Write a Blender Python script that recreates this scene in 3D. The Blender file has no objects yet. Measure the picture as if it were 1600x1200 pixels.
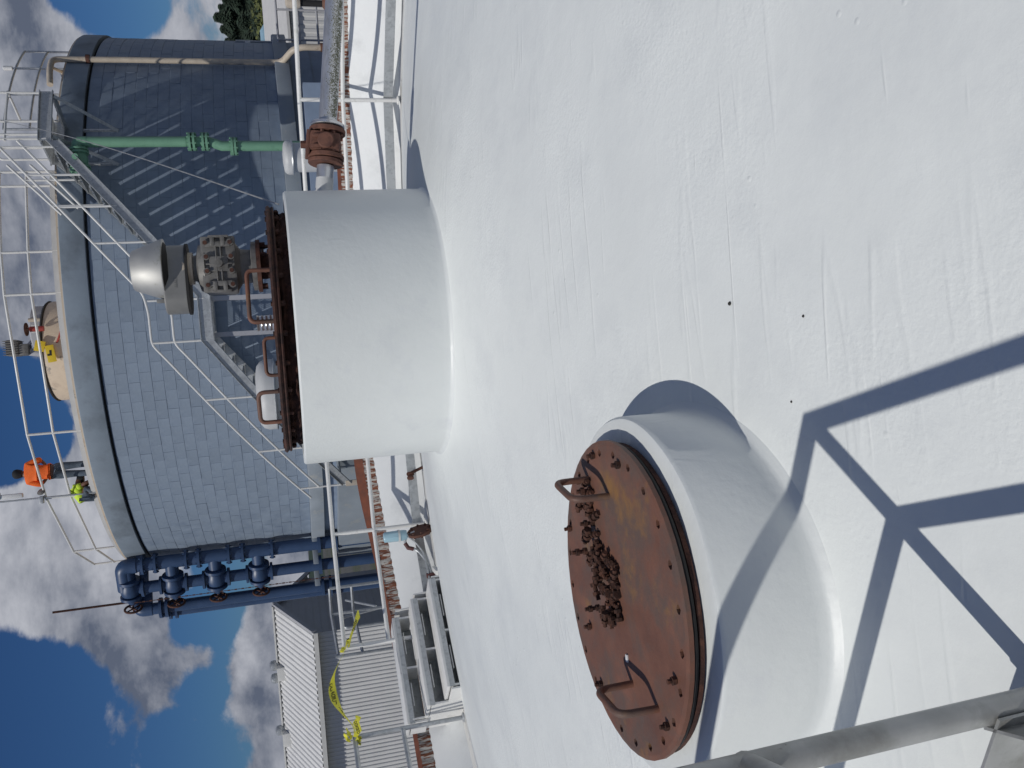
import bpy, math, random
from mathutils import Vector, Matrix
random.seed(11)
R = math.radians
S = bpy.context.scene
COL = S.collection

# ------------------------------------------------------------------ camera
EYE = Vector((0, 0, 1.43))
PITCH, ROLL, FPX = R(14.8), R(4.6), 1320.0
fwd = Vector((0, math.cos(PITCH), -math.sin(PITCH)))
r0 = Vector((1, 0, 0)); d0 = Vector((0, -math.sin(PITCH), -math.cos(PITCH)))
UU = r0 * math.cos(ROLL) + d0 * math.sin(ROLL)          # true right of the upright scene = picture up
VV = -r0 * math.sin(ROLL) + d0 * math.cos(ROLL)         # true down = picture right (phone held sideways)
cd = bpy.data.cameras.new('camera'); cam = bpy.data.objects.new('camera', cd); COL.objects.link(cam)
cd.sensor_fit = 'HORIZONTAL'; cd.sensor_width = 36; cd.lens = 36 * FPX / 1600
cd.clip_start = 0.02; cd.clip_end = 3000
M = Matrix((VV, UU, -fwd)).transposed().to_4x4(); M.translation = EYE
cam.matrix_world = M
S.camera = cam

# ------------------------------------------------------------------ sun, sky, exposure
SUN_AZ, SUN_EL = R(223), R(53)
sdir = Vector((math.sin(SUN_AZ) * math.cos(SUN_EL), math.cos(SUN_AZ) * math.cos(SUN_EL), math.sin(SUN_EL)))
sl = bpy.data.lights.new('sun', 'SUN'); sun = bpy.data.objects.new('sun', sl); COL.objects.link(sun)
sl.energy = 3.5; sl.angle = R(0.53); sl.color = (1.0, 0.965, 0.91)
sun.rotation_euler = sdir.to_track_quat('Z', 'Y').to_euler(); sun.location = (0, 0, 60)
S.view_settings.view_transform = 'Standard'; S.view_settings.look = 'None'
S.view_settings.exposure = -0.55; S.view_settings.gamma = 1.0; S.view_settings.use_curve_mapping = False
S.cycles.max_bounces = 6; S.cycles.use_denoising = True

W = bpy.data.worlds.new('World'); S.world = W; W.use_nodes = True
nt = W.node_tree; nt.nodes.clear()
def wn(t, **k):
    n = nt.nodes.new(t)
    for a, b in k.items(): setattr(n, a, b)
    return n
def wl(a, b): nt.links.new(a, b)
def wmath(op, a, b=None, c=None, clamp=False):
    n = wn('ShaderNodeMath', operation=op, use_clamp=clamp)
    for i, x in enumerate((a, b, c)):
        if x is None: continue
        if isinstance(x, (int, float)): n.inputs[i].default_value = x
        else: wl(x, n.inputs[i])
    return n.outputs[0]
def wramp(x, lo, hi, a=0.0, b=1.0):
    n = wn('ShaderNodeMapRange', interpolation_type='SMOOTHSTEP')
    wl(x, n.inputs[0]); n.inputs[1].default_value = lo; n.inputs[2].default_value = hi
    n.inputs[3].default_value = a; n.inputs[4].default_value = b
    return n.outputs[0]
SKY_K = 0.05
out = wn('ShaderNodeOutputWorld'); bg = wn('ShaderNodeBackground'); bg.inputs[1].default_value = SKY_K
sky = wn('ShaderNodeTexSky', sky_type='NISHITA', sun_disc=False, sun_elevation=SUN_EL, sun_rotation=SUN_AZ)
sky.air_density = 1.0; sky.dust_density = 0.0; sky.ozone_density = 5.0
tc = wn('ShaderNodeTexCoord'); sep = wn('ShaderNodeSeparateXYZ'); wl(tc.outputs['Generated'], sep.inputs[0])
zz = wmath('ADD', wmath('MAXIMUM', sep.outputs[2], 0.0), 0.16)
cmb = wn('ShaderNodeCombineXYZ')
wl(wmath('DIVIDE', sep.outputs[0], zz), cmb.inputs[0]); wl(wmath('DIVIDE', sep.outputs[1], zz), cmb.inputs[1]); cmb.inputs[2].default_value = 3.1
def wnoise(scale, detail, rough, vec=None, dist=0.0):
    n = wn('ShaderNodeTexNoise'); n.inputs['Scale'].default_value = scale; n.inputs['Detail'].default_value = detail
    n.inputs['Roughness'].default_value = rough; n.inputs['Distortion'].default_value = dist
    wl(vec or cmb.outputs[0], n.inputs['Vector']); return n.outputs['Fac']
def wvec(add, sc):
    a = wn('ShaderNodeVectorMath', operation='ADD'); wl(tc.outputs['Generated'], a.inputs[0]); a.inputs[1].default_value = add
    m_ = wn('ShaderNodeVectorMath', operation='MULTIPLY'); wl(a.outputs[0], m_.inputs[0]); m_.inputs[1].default_value = sc; return m_.outputs[0]
CS = (4.6, 4.6, 7.2)
dens = wnoise(1.0, 10, 0.58, wvec((3.3, 1.7, .4), CS), 0.25)
# gaps of open blue sky and thicker banks, as directions in the sky
for (d, rad, k) in (((-.32, .915, .255), 5.2, -.34), ((-.235, .936, .272), 3.6, -.26), ((-.282, .942, .185), 4.0, .13), ((-.35, .93, .165), 3.0, .05), ((-.226, .962, .15), 3.0, .12), ((-.348, .935, .058), 3.6, .13), ((-.245, .966, .078), 2.4, .10), ((-.16, .96, .235), 4.5, .16), ((0.01, .961, .275), 3.4, -.3),
                    ((-.03, .963, .263), 2.6, -.24),
                    ((-.196, .976, .098), 2.8, -.26), ((-.25, .963, .112), 2.6, -.30), ((-.339, .935, .11), 2.8, -.30),
                    ((.41, .905, .143), 2.4, -.26), ((-.10, .955, .25), 6.5, .18), ((-.235, .955, .16), 3.0, .06),
                    ((.24, .94, .2), 9.0, .16), ((-.30, .95, .06), 4.0, .08), ((-.33, .93, .17), 2.4, .05)):
    v = wn('ShaderNodeVectorMath', operation='DOT_PRODUCT'); wl(tc.outputs['Generated'], v.inputs[0]); v.inputs[1].default_value = Vector(d).normalized()
    dens = wmath('ADD', dens, wramp(v.outputs['Value'], math.cos(R(rad * 1.5)), math.cos(R(rad * .25)), 0.0, k))
dens = wmath('ADD', dens, wramp(sep.outputs[2], .50, .20, -.09, .03))
alpha = wramp(dens, 0.44, 0.52)
d_lo = wnoise(1.0, 10, 0.58, wvec((3.3, 1.7, .4), CS), 0.25); d_up = wnoise(1.0, 10, 0.58, wvec((3.3 - .012, 1.7 - .006, .4 + .022), CS), 0.25)
relief = wmath('SUBTRACT', d_lo, d_up)
tex = wnoise(1.0, 7, 0.6, wvec((7.1, 2.2, 1.4), (3.4, 3.4, 6.0)), 0.2)
bright = wmath('ADD', wmath('MULTIPLY', relief, 3.9), wramp(tex, 0.32, 0.68, 0.14, 0.86), clamp=True)
mixc = wn('ShaderNodeMix', data_type='RGBA')
wl(bright, mixc.inputs[0])
mixc.inputs[6].default_value = (.150 / SKY_K, .180 / SKY_K, .255 / SKY_K, 1)
mixc.inputs[7].default_value = (.66 / SKY_K, .68 / SKY_K, .75 / SKY_K, 1)
mixs = wn('ShaderNodeMix', data_type='RGBA'); wl(alpha, mixs.inputs[0])
tint = wn('ShaderNodeMix', data_type='RGBA', blend_type='MULTIPLY'); tint.inputs[0].default_value = 1.0; wl(sky.outputs[0], tint.inputs[6]); tint.inputs[7].default_value = (.50, .80, 1.18, 1)
wl(tint.outputs[2], mixs.inputs[6]); wl(mixc.outputs[2], mixs.inputs[7])
wl(mixs.outputs[2], bg.inputs[0]); wl(bg.outputs[0], out.inputs[0])

# ------------------------------------------------------------------ materials
def mat(name, col, rough=.5, metal=0.0, var=.12, vs=4.0, c2=None, ms=3.0, mlo=.5, mhi=.65, mscale=(1, 1, 1), bump=0.0, bs=40.0, spec=.5,
        c3=None, m3s=9.0, m3lo=.6, m3hi=.7, bump2=0.0, b2s=6.0, rnd=0.0, m3scale=(1, 1, 1), world=False):
    m = bpy.data.materials.new(name); m.use_nodes = True; t = m.node_tree; N = t.nodes; Lk = t.links.new
    b = N['Principled BSDF']; b.inputs['Roughness'].default_value = rough; b.inputs['Metallic'].default_value = metal
    b.inputs['Specular IOR Level'].default_value = spec
    co = N.new('ShaderNodeTexCoord')
    vec = co.outputs['Object']
    if world:
        gm = N.new('ShaderNodeNewGeometry'); vec = gm.outputs['Position']
    def mp(sc):
        if tuple(sc) == (1, 1, 1): return vec
        n = N.new('ShaderNodeMapping'); n.inputs['Scale'].default_value = sc; Lk(vec, n.inputs['Vector']); return n.outputs[0]
    def noise(s, d=4, sc=(1, 1, 1), r=.55):
        n = N.new('ShaderNodeTexNoise'); n.inputs['Scale'].default_value = s; n.inputs['Detail'].default_value = d; n.inputs['Roughness'].default_value = r
        Lk(mp(sc), n.inputs['Vector']); return n.outputs['Fac']
    def rng(x, lo, hi, a=0.0, bb=1.0):
        n = N.new('ShaderNodeMapRange'); Lk(x, n.inputs[0]); n.inputs[1].default_value = lo; n.inputs[2].default_value = hi
        n.inputs[3].default_value = a; n.inputs[4].default_value = bb; return n.outputs[0]
    def mixrgb(f, a, bcol, blend='MIX'):
        n = N.new('ShaderNodeMix'); n.data_type = 'RGBA'; n.blend_type = blend
        if isinstance(f, float): n.inputs[0].default_value = f
        else: Lk(f, n.inputs[0])
        for i, c in ((6, a), (7, bcol)):
            if isinstance(c, tuple): n.inputs[i].default_value = (*c[:3], 1)
            else: Lk(c, n.inputs[i])
        return n.outputs[2]
    c = tuple(col)
    nz = noise(vs, 6)
    k = rng(nz, .3, .7, 1 - var, 1 + var)
    cc = N.new('ShaderNodeVectorMath'); cc.operation = 'SCALE'; cc.inputs[0].default_value = c; Lk(k, cc.inputs['Scale'])
    cur = cc.outputs[0]
    if c2: cur = mixrgb(rng(noise(ms, 7, mscale, .65), mlo, mhi), cur, c2)
    if c3: cur = mixrgb(rng(noise(m3s, 6, m3scale, .65), m3lo, m3hi), cur, c3)
    if rnd:
        oi = N.new('ShaderNodeObjectInfo')
        s2 = N.new('ShaderNodeVectorMath'); s2.operation = 'SCALE'; Lk(cur, s2.inputs[0]); Lk(rng(oi.outputs['Random'], 0, 1, 1 - rnd, 1 + rnd), s2.inputs['Scale']); cur = s2.outputs[0]
    Lk(cur, b.inputs['Base Color'])
    Lk(rng(nz, .3, .7, max(.05, rough - .07), min(1, rough + .07)), b.inputs['Roughness'])
    h = None
    if bump:
        bn = N.new('ShaderNodeBump'); bn.inputs['Strength'].default_value = 1.0; bn.inputs['Distance'].default_value = bump; Lk(noise(bs, 5), bn.inputs['Height']); h = bn
        Lk(bn.outputs[0], b.inputs['Normal'])
    if bump2:
        b2 = N.new('ShaderNodeBump'); b2.inputs['Strength'].default_value = 1.0; b2.inputs['Distance'].default_value = bump2; Lk(noise(b2s, 3), b2.inputs['Height'])
        if h: Lk(h.outputs[0], b2.inputs['Normal'])
        Lk(b2.outputs[0], b.inputs['Normal'])
    return m

MT = {}
MT['dome'] = mat('white_roof_coating', (.805, .835, .815), .42, var=.03, vs=1.3, c2=(.715, .745, .74), ms=2.2, mlo=.5, mhi=.78, bump=.0007, bs=75, bump2=.008, b2s=4, spec=.5)
def coat(m, mask_at, blister=.004):
    """brush marks and blisters in a thick roof coating"""
    t = m.node_tree; N = t.nodes; L = t.links.new; b = N['Principled BSDF']
    src = b.inputs['Normal'].links[0].from_socket if b.inputs['Normal'].links else None
    co = N.new('ShaderNodeTexCoord')
    def noise(sc, d, scale3=(1, 1, 1), rot=0.0):
        mp = N.new('ShaderNodeMapping'); mp.inputs['Scale'].default_value = scale3; mp.inputs['Rotation'].default_value = (0, 0, rot); L(co.outputs['Object'], mp.inputs['Vector'])
        n = N.new('ShaderNodeTexNoise'); n.inputs['Scale'].default_value = sc; n.inputs['Detail'].default_value = d; L(mp.outputs[0], n.inputs['Vector']); return n.outputs['Fac']
    def rg(x, a, c, lo=0.0, hi=1.0):
        n = N.new('ShaderNodeMapRange'); n.interpolation_type = 'SMOOTHSTEP'; L(x, n.inputs[0]); n.inputs[1].default_value = a; n.inputs[2].default_value = c; n.inputs[3].default_value = lo; n.inputs[4].default_value = hi; return n.outputs[0]
    def mu(a, c, op='MULTIPLY'):
        n = N.new('ShaderNodeMath'); n.operation = op
        for i, x in enumerate((a, c)):
            if isinstance(x, float): n.inputs[i].default_value = x
            else: L(x, n.inputs[i])
        return n.outputs[0]
    vo = N.new('ShaderNodeTexVoronoi'); vo.inputs['Scale'].default_value = 16; vo.inputs['Randomness'].default_value = 1; L(co.outputs['Object'], vo.inputs['Vector'])
    patch = rg(noise(1.3, 4), .46, .66)
    rough_n = mu(noise(70, 6), mu(patch, .55), 'MULTIPLY')
    bl = mu(rg(vo.outputs['Distance'], .03, .16, 1.0, 0.0), rg(noise(2.1, 2), .58, .66))
    def ridge(vec_s, rot, wdt):
        n_ = noise(1.0, 2.5, vec_s, rot)
        dd = mu(mu(n_, .5, 'SUBTRACT'), 0.0, 'ADD'); ab = N.new('ShaderNodeMath'); ab.operation = 'ABSOLUTE'; L(dd, ab.inputs[0])
        return rg(ab.outputs[0], 0.0, wdt, 1.0, 0.0)
    rid = mu(mu(ridge((.45, 6.0, 1), R(-8), .03), rg(noise(1.6, 3), .5, .62)), mu(ridge((.6, 7.0, 1), R(9), .026), rg(noise(2.3, 3, (1, 1, 1), 1.0), .54, .64)), 'ADD')
    h = mu(mu(mu(rough_n, 1.25), mu(bl, .4), 'ADD'), mu(rid, .36), 'ADD')
    bn = N.new('ShaderNodeBump'); bn.inputs['Distance'].default_value = blister; L(h, bn.inputs['Height'])
    if src: L(src, bn.inputs['Normal'])
    L(bn.outputs[0], b.inputs['Normal'])
coat(MT['dome'], 0, .0042)
MT['hub'] = mat('white_curb_paint', (.755, .785, .77), .42, var=.03, vs=2, c2=(.66, .685, .70), ms=3, mlo=.55, mhi=.8, bump=.0012, bs=38, bump2=.005, b2s=4)
coat(MT['hub'], 0, .0016)
MT['white_wall'] = mat('white_parapet_paint', (.78, .80, .80), .6, var=.04, vs=2, c2=(.60, .62, .62), ms=2.5, mlo=.52, mhi=.8, bump=.001, bs=30)
MT['floor'] = mat('gutter_concrete', (.58, .585, .57), .8, var=.15, vs=3, c2=(.30, .30, .28), ms=4, mlo=.5, mhi=.7, bump=.002, bs=60)
MT['coping'] = mat('weathered_concrete', (.30, .285, .26), .85, var=.2, vs=6, c2=(.14, .13, .12), ms=9, mlo=.5, mhi=.68, bump=.004, bs=40)
MT['rust_red'] = mat('red_rusted_edge', (.16, .05, .026), .8, var=.25, vs=9, c2=(.12, .045, .03), ms=14, mlo=.5, mhi=.68, bump=.002, bs=60)
MT['rust_band'] = mat('rust_streaked_flashing', (.50, .48, .44), .7, var=.15, vs=8, c2=(.20, .065, .03), ms=7, mlo=.47, mhi=.53, mscale=(6, 6, .25),
                      c3=(.13, .05, .03), m3s=11, m3lo=.56, m3hi=.62, m3scale=(5, 5, .4), bump=.001, bs=60)
MT['rust'] = mat('rust_brown', (.10, .042, .028), .8, var=.3, vs=14, c2=(.055, .024, .018), ms=22, mlo=.48, mhi=.62, c3=(.25, .10, .035), m3s=17, m3lo=.62, m3hi=.72, bump=.0022, bs=90)
MT['rust_bolt'] = mat('corroded_bolt', (.085, .034, .02), .85, var=.4, vs=60, c2=(.03, .014, .01), ms=50, mlo=.45, mhi=.6, c3=(.22, .09, .025), m3s=40, m3lo=.6, m3hi=.7, bump=.001, bs=200, rnd=.35)
MT['rust_lid'] = mat('flaking_lid_rust', (.065, .028, .02), .85, var=.35, vs=14, c2=(.028, .014, .012), ms=18, mlo=.45, mhi=.6, c3=(.13, .055, .03), m3s=14, m3lo=.6, m3hi=.7, bump=.004, bs=70)
MT['rust_primer'] = mat('red_oxide_primer', (.185, .085, .056), .62, var=.2, vs=9, c2=(.135, .088, .07), ms=6, mlo=.45, mhi=.62, c3=(.27, .14, .05), m3s=5, m3lo=.58, m3hi=.72, bump=.0008, bs=90)
MT['rust_valve'] = mat('cast_iron_rust', (.15, .066, .045), .75, var=.2, vs=25, c2=(.09, .038, .028), ms=20, mlo=.5, mhi=.65, bump=.0015, bs=120)
MT['rust_dark'] = mat('dark_scaled_rust', (.05, .02, .014), .9, var=.4, vs=20, c2=(.11, .045, .028), ms=16, mlo=.52, mhi=.66, bump=.006, bs=45)
MT['galv'] = mat('galvanised_steel', (.50, .52, .53), .42, .55, var=.12, vs=9, c2=(.40, .42, .43), ms=20, mlo=.5, mhi=.6)
MT['galv_near'] = mat('weathered_galvanised_steel', (.43, .435, .425), .5, .5, var=.16, vs=10, c2=(.26, .26, .24), ms=6, mlo=.5, mhi=.72, c3=(.05, .048, .04), m3s=14, m3lo=.68, m3hi=.74, bump=.0006, bs=120)
MT['rail_paint'] = mat('white_rail_paint', (.74, .74, .72), .45, .0, var=.06, vs=9, c2=(.5, .49, .46), ms=9, mlo=.58, mhi=.75)
MT['stainless'] = mat('stainless_pipe', (.62, .63, .65), .33, .75, var=.06, vs=6, c2=(.45, .45, .44), ms=9, mlo=.5, mhi=.7, mscale=(1, 3, 3))
MT['steel_bright'] = mat('bright_steel', (.68, .68, .69), .3, .85, var=.05, vs=12)
MT['moss'] = mat('lichen_crust', (.10, .105, .065), .95, var=.4, vs=40, c2=(.24, .24, .19), ms=60, mlo=.42, mhi=.55, bump=.004, bs=90)
MT['cast_grey'] = mat('grey_cast_alloy', (.20, .195, .185), .6, .2, var=.15, vs=12, c2=(.12, .115, .105), ms=16, mlo=.5, mhi=.68, bump=.0008, bs=90)
MT['guard_grey'] = mat('dull_grey_guard', (.27, .27, .26), .5, .35, var=.12, vs=9, c2=(.24, .235, .22), ms=9, mlo=.5, mhi=.7)
MT['cone'] = mat('spun_aluminium', (.50, .50, .48), .58, .7, var=.08, vs=7, c2=(.20, .20, .12), ms=6, mlo=.56, mhi=.72)
MT['black'] = mat('black_rubber', (.02, .02, .02), .8, var=.2)
MT['blue_wall'] = mat('blue_grey_block_paint', (.255, .315, .395), .62, var=.1, vs=3, c2=(.195, .25, .335), ms=2.4, mlo=.48, mhi=.7, bump=.002, bs=18, rnd=.05)
MT['blue_rim'] = mat('blue_grey_concrete_paint', (.27, .325, .385), .7, var=.1, vs=2, c2=(.18, .215, .25), ms=1.1, mlo=.5, mhi=.7, c3=(.03, .035, .045), m3s=4.5, m3lo=.73, m3hi=.75)
MT['blue_joint'] = mat('blue_mortar', (.235, .295, .385), .8, var=.12, vs=3)
MT['blue_dark'] = mat('blue_groove_paint', (.06, .075, .10), .8, var=.1)
MT['ledge'] = mat('grey_blue_ledge', (.27, .31, .35), .7, var=.1, vs=2, c2=(.34, .35, .34), ms=3, mlo=.55, mhi=.7)
MT['cream'] = mat('cream_coating', (.66, .55, .42), .6, var=.06, vs=3, c2=(.30, .27, .23), ms=1.8, mlo=.62, mhi=.67, c3=(.52, .42, .32), m3s=3, m3lo=.5, m3hi=.7)
MT['cream_pipe'] = mat('cream_conduit_paint', (.55, .48, .39), .5, var=.1, vs=6, c2=(.28, .2, .14), ms=5, mlo=.6, mhi=.75)
MT['green'] = mat('green_pipe_paint', (.17, .35, .235), .45, var=.06, vs=5, c2=(.13, .28, .19), ms=6, mlo=.55, mhi=.75)
MT['navy'] = mat('blue_pipe_paint', (.036, .072, .155), .42, var=.12, vs=3, c2=(.04, .075, .15), ms=5, mlo=.5, mhi=.7)
MT['vent'] = mat('vent_grey_paint', (.55, .56, .56), .5, var=.06, vs=5)
MT['siding'] = mat('white_steel_siding', (.72, .72, .71), .5, var=.04, vs=2, world=True)
MT['gable'] = mat('grey_gable_siding', (.42, .425, .45), .6, var=.06, vs=2, world=True)
MT['trim'] = mat('roof_trim', (.62, .62, .60), .5, var=.05)
MT['aqua'] = mat('pale_blue_wall_paint', (.36, .56, .70), .6, var=.04)
MT['roof_white'] = mat('white_roof_sheet', (.62, .615, .60), .6, var=.05)
MT['yellow'] = mat('yellow_plastic', (.68, .50, .03), .45, var=.06, vs=10)
MT['tape'] = mat('caution_tape_film', (.74, .70, .06), .4, var=.08, vs=12)
MT['ink'] = mat('black_print', (.015, .015, .012), .6, var=.1)
MT['red'] = mat('red_handwheel_paint', (.30, .04, .03), .5, var=.15, vs=12)
MT['maroon'] = mat('maroon_coupling', (.085, .028, .026), .6, var=.2, vs=20)
MT['lamp_white'] = mat('white_lamp_housing', (.75, .76, .76), .45, var=.05)
MT['orange'] = mat('hi_vis_orange_cloth', (.88, .15, .018), .8, var=.1, vs=8, bump=.006, bs=14)
MT['neon'] = mat('hi_vis_lime_cloth', (.60, .82, .06), .8, var=.08, vs=8, bump=.006, bs=14)
MT['denim'] = mat('blue_denim', (.085, .115, .155), .85, var=.2, vs=9, c2=(.15, .18, .21), ms=7, mlo=.5, mhi=.7, bump=.004, bs=20)
MT['skin'] = mat('brown_skin', (.20, .10, .065), .55, var=.05)
MT['cap'] = mat('dark_cap_cloth', (.02, .022, .026), .9, var=.1)
MT['boot'] = mat('tan_boot_leather', (.16, .115, .075), .8, var=.1)
MT['aqua_plastic'] = mat('pale_blue_filter_bowl', (.33, .50, .58), .25, var=.05)
MT['ground'] = mat('yard_ground', (.075, .075, .07), .9, var=.2, vs=.3, c2=(.05, .06, .03), ms=.05, mlo=.5, mhi=.6, world=True)
MT['leaf_dark'] = mat('conifer_needles', (.020, .038, .022), .8, var=.4, vs=1.5)
MT['leaf_olive'] = mat('olive_leaves', (.10, .115, .035), .8, var=.35, vs=1.5)
MT['bark'] = mat('bark', (.07, .05, .035), .9, var=.3)
MT['speck'] = mat('dark_debris', (.03, .028, .025), .9, var=.3)

# ------------------------------------------------------------------ mesh helpers
ORG = {}
class MB:
    def __init__(s): s.v = []; s.f = []
    def add(s, vs, fs):
        o = len(s.v); s.v += [Vector(v) for v in vs]; s.f += [tuple(i + o for i in f) for f in fs]; return s
    def box(s, c, sz, rot=None, taper=1.0):
        hx, hy, hz = sz[0] / 2, sz[1] / 2, sz[2] / 2
        vs = [Vector((x * (taper if z > 0 else 1), y * (taper if z > 0 else 1), z)) for z in (-hz, hz) for x, y in ((-hx, -hy), (hx, -hy), (hx, hy), (-hx, hy))]
        if rot is not None: vs = [rot @ v for v in vs]
        c = Vector(c); return s.add([v + c for v in vs], [(3, 2, 1, 0), (4, 5, 6, 7), (0, 1, 5, 4), (1, 2, 6, 5), (2, 3, 7, 6), (3, 0, 4, 7)])
    def bbox(s, c, sz, rot=None, b=.01):
        """box with chamfered edges"""
        import bmesh
        bm = bmesh.new(); bmesh.ops.create_cube(bm, size=1)
        for v in bm.verts: v.co = Vector((v.co.x * sz[0], v.co.y * sz[1], v.co.z * sz[2]))
        bmesh.ops.bevel(bm, geom=bm.edges[:], offset=min(b, min(sz) * .45), segments=2, affect='EDGES', profile=.6)
        vs = [(rot @ v.co if rot is not None else v.co) + Vector(c) for v in bm.verts]; bm.verts.index_update()
        fs = [tuple(v.index for v in f.verts) for f in bm.faces]; bm.free(); return s.add(vs, fs)
    def tube(s, pts, r, n=12, caps=True, rr=None, closed=False):
        pts = [Vector(p) for p in pts]; m = len(pts); rings = []
        t0 = (pts[1] - pts[0]).normalized(); up = Vector((0, 0, 1)) if abs(t0.z) < .9 else Vector((1, 0, 0))
        nrm = t0.cross(up).normalized()
        for i, p in enumerate(pts):
            a = pts[i - 1] if (i > 0 or closed) else p; b = pts[(i + 1) % m] if (i < m - 1 or closed) else p
            t = (b - a).normalized(); nrm = (nrm - t * nrm.dot(t)).normalized(); bn = t.cross(nrm)
            k = 1.0
            if 0 < i < m - 1:
                cs = (p - a).normalized().dot((b - p).normalized()); k = 1 / max(.5, math.sqrt((1 + max(-.9, cs)) / 2))
            q = (rr[i] if rr else r)
            rings.append([p + (nrm * math.cos(2 * math.pi * j / n) + bn * math.sin(2 * math.pi * j / n)) * q * (k if k < 1.2 else 1.0) for j in range(n)])
        vs = [v for g in rings for v in g]; fs = []
        for i in range(m if closed else m - 1):
            i2 = (i + 1) % m
            for j in range(n): fs.append((i * n + j, i * n + (j + 1) % n, i2 * n + (j + 1) % n, i2 * n + j))
        if caps and not closed: fs.append(tuple(range(n - 1, -1, -1))); fs.append(tuple((m - 1) * n + j for j in range(n)))
        return s.add(vs, fs)
    def cyl(s, a, b, r, n=16, r2=None): return s.tube([a, b], r, n, True, rr=[r, r if r2 is None else r2])
    def lathe(s, prof, c=(0, 0, 0), n=48, axis=None, a0=0.0, a1=None, closed=True):
        c = Vector(c); q = Vector((0, 0, 1)).rotation_difference(Vector(axis).normalized()).to_matrix() if axis is not None else None
        full = a1 is None; a1 = 2 * math.pi if full else a1; cnt = n if full else n + 1
        vs = []
        for (r, z) in prof:
            for j in range(cnt):
                a = a0 + (a1 - a0) * j / n; v = Vector((r * math.sin(a), r * math.cos(a), z)); vs.append(c + (q @ v if q is not None else v))
        fs = []
        for i in range(len(prof) - 1):
            for j in range(n):
                j2 = (j + 1) % cnt; fs.append((i * cnt + j, (i + 1) * cnt + j, (i + 1) * cnt + j2, i * cnt + j2))
        if full and closed:
            fs.append(tuple(range(cnt))); k = (len(prof) - 1) * cnt; fs.append(tuple(k + j for j in range(cnt - 1, -1, -1)))
        return s.add(vs, fs)
    def sweep(s, prof, angs, c):
        """profile (r, z) closed polygon swept along a list of compass angles about c; angs may carry per-step dz"""
        vs = []; fs = []; n = len(prof)
        for (a, dz) in angs:
            for (r, z) in prof: vs.append((c[0] + r * math.sin(a), c[1] + r * math.cos(a), z + dz))
        for i in range(len(angs) - 1):
            for j in range(n): fs.append((i * n + j, i * n + (j + 1) % n, (i + 1) * n + (j + 1) % n, (i + 1) * n + j))
        fs.append(tuple(range(n - 1, -1, -1))); k = (len(angs) - 1) * n; fs.append(tuple(k + j for j in range(n)))
        return s.add(vs, fs)
    def build(s, name, m, parent=None, smooth=True, label=None, org=None):
        o = Vector(org) if org is not None else (ORG.get(parent.name, Vector()) if parent else Vector())
        me = bpy.data.meshes.new(name); me.from_pydata([v - o for v in s.v], [], s.f); me.update()
        import bmesh
        bm = bmesh.new(); bm.from_mesh(me); bmesh.ops.recalc_face_normals(bm, faces=bm.faces); bm.to_mesh(me); bm.free()
        if smooth:
            me.polygons.foreach_set('use_smooth', [True] * len(me.polygons)); me.set_sharp_from_angle(angle=R(38))
        me.materials.append(MT[m] if isinstance(m, str) else m)
        ob = bpy.data.objects.new(name, me); COL.objects.link(ob)
        if parent: ob.parent = parent
        else: ob.location = o
        ORG[ob.name] = o
        if label: ob['label'] = label
        return ob

def tag(o, label, cat, group=None, kind=None):
    o['label'] = label; o['category'] = cat
    if group: o['group'] = group
    if kind: o['kind'] = kind
    return o
def thing(name, loc, label, cat, group=None):
    o = bpy.data.objects.new(name, None); COL.objects.link(o); o.location = loc; o.empty_display_size = .2
    ORG[o.name] = Vector(loc); return tag(o, label, cat, group)
def pol(c, r, a, z): return Vector((c[0] + r * math.sin(a), c[1] + r * math.cos(a), z))
def arc(p, a, b, n=6):
    """rounded corner from a through p to b"""
    a, p, b = Vector(a), Vector(p), Vector(b)
    return [a * (1 - t) ** 2 + p * 2 * t * (1 - t) + b * t * t for t in [i / n for i in range(n + 1)]]
def rounded(pts, r, n=5):
    pts = [Vector(p) for p in pts]; o = [pts[0]]
    for i in range(1, len(pts) - 1):
        d1 = (pts[i - 1] - pts[i]); d2 = (pts[i + 1] - pts[i]); k = min(r, d1.length * .45, d2.length * .45)
        o += arc(pts[i], pts[i] + d1.normalized() * k, pts[i] + d2.normalized() * k, n)
    return o + [pts[-1]]
def hexbolt(mb, p, ax, r, h):
    ax = Vector(ax).normalized(); mb.tube([p, Vector(p) + ax * h], r, 6)

# ================================================================== SETTING
C = (.45, 5.1)
def domez(r): return .70 - .145 * r
def domexy(x, y): return domez(math.hypot(x - C[0], y - C[1]))
g = MB().add([(-900, -900, -5), (900, -900, -5), (900, 900, -5), (-900, 900, -5)], [(0, 1, 2, 3)]).build('ground', 'ground'); g['kind'] = 'structure'

# ---- the white tank we stand on
tank = thing('white_tank', (C[0], C[1], -5), 'round tank with white coated roof filling the foreground', 'tank')
prof = [(.70, domez(.70))] + [(r, domez(r)) for r in [.8 + .09 * i for i in range(45)]] + [(4.84, domez(4.84)), (4.90, -.012), (4.925, -.03), (4.93, -.06)]
MB().lathe(prof, (C[0], C[1], 0), 160, closed=False).build('roof', 'dome', tank)
MB().lathe([(4.80, -.045), (5.30, -.045)], (C[0], C[1], 0), 128, closed=False).build('gutter', 'floor', tank)
def wrapdeg(a): return (math.degrees(a) + 180) % 360 - 180
def ptop(a):            # the parapet steps down towards the stile on the left
    d = wrapdeg(a)
    if d > -12 or d < -175: return .50
    return .50 - .0062 * (min(38, -d) - 12) - (.06 if -d > 38 else 0)
def caph(a):
    d = wrapdeg(a); return .035 + .065 * math.exp(-((d + 15) / 9.0) ** 2)
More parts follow.
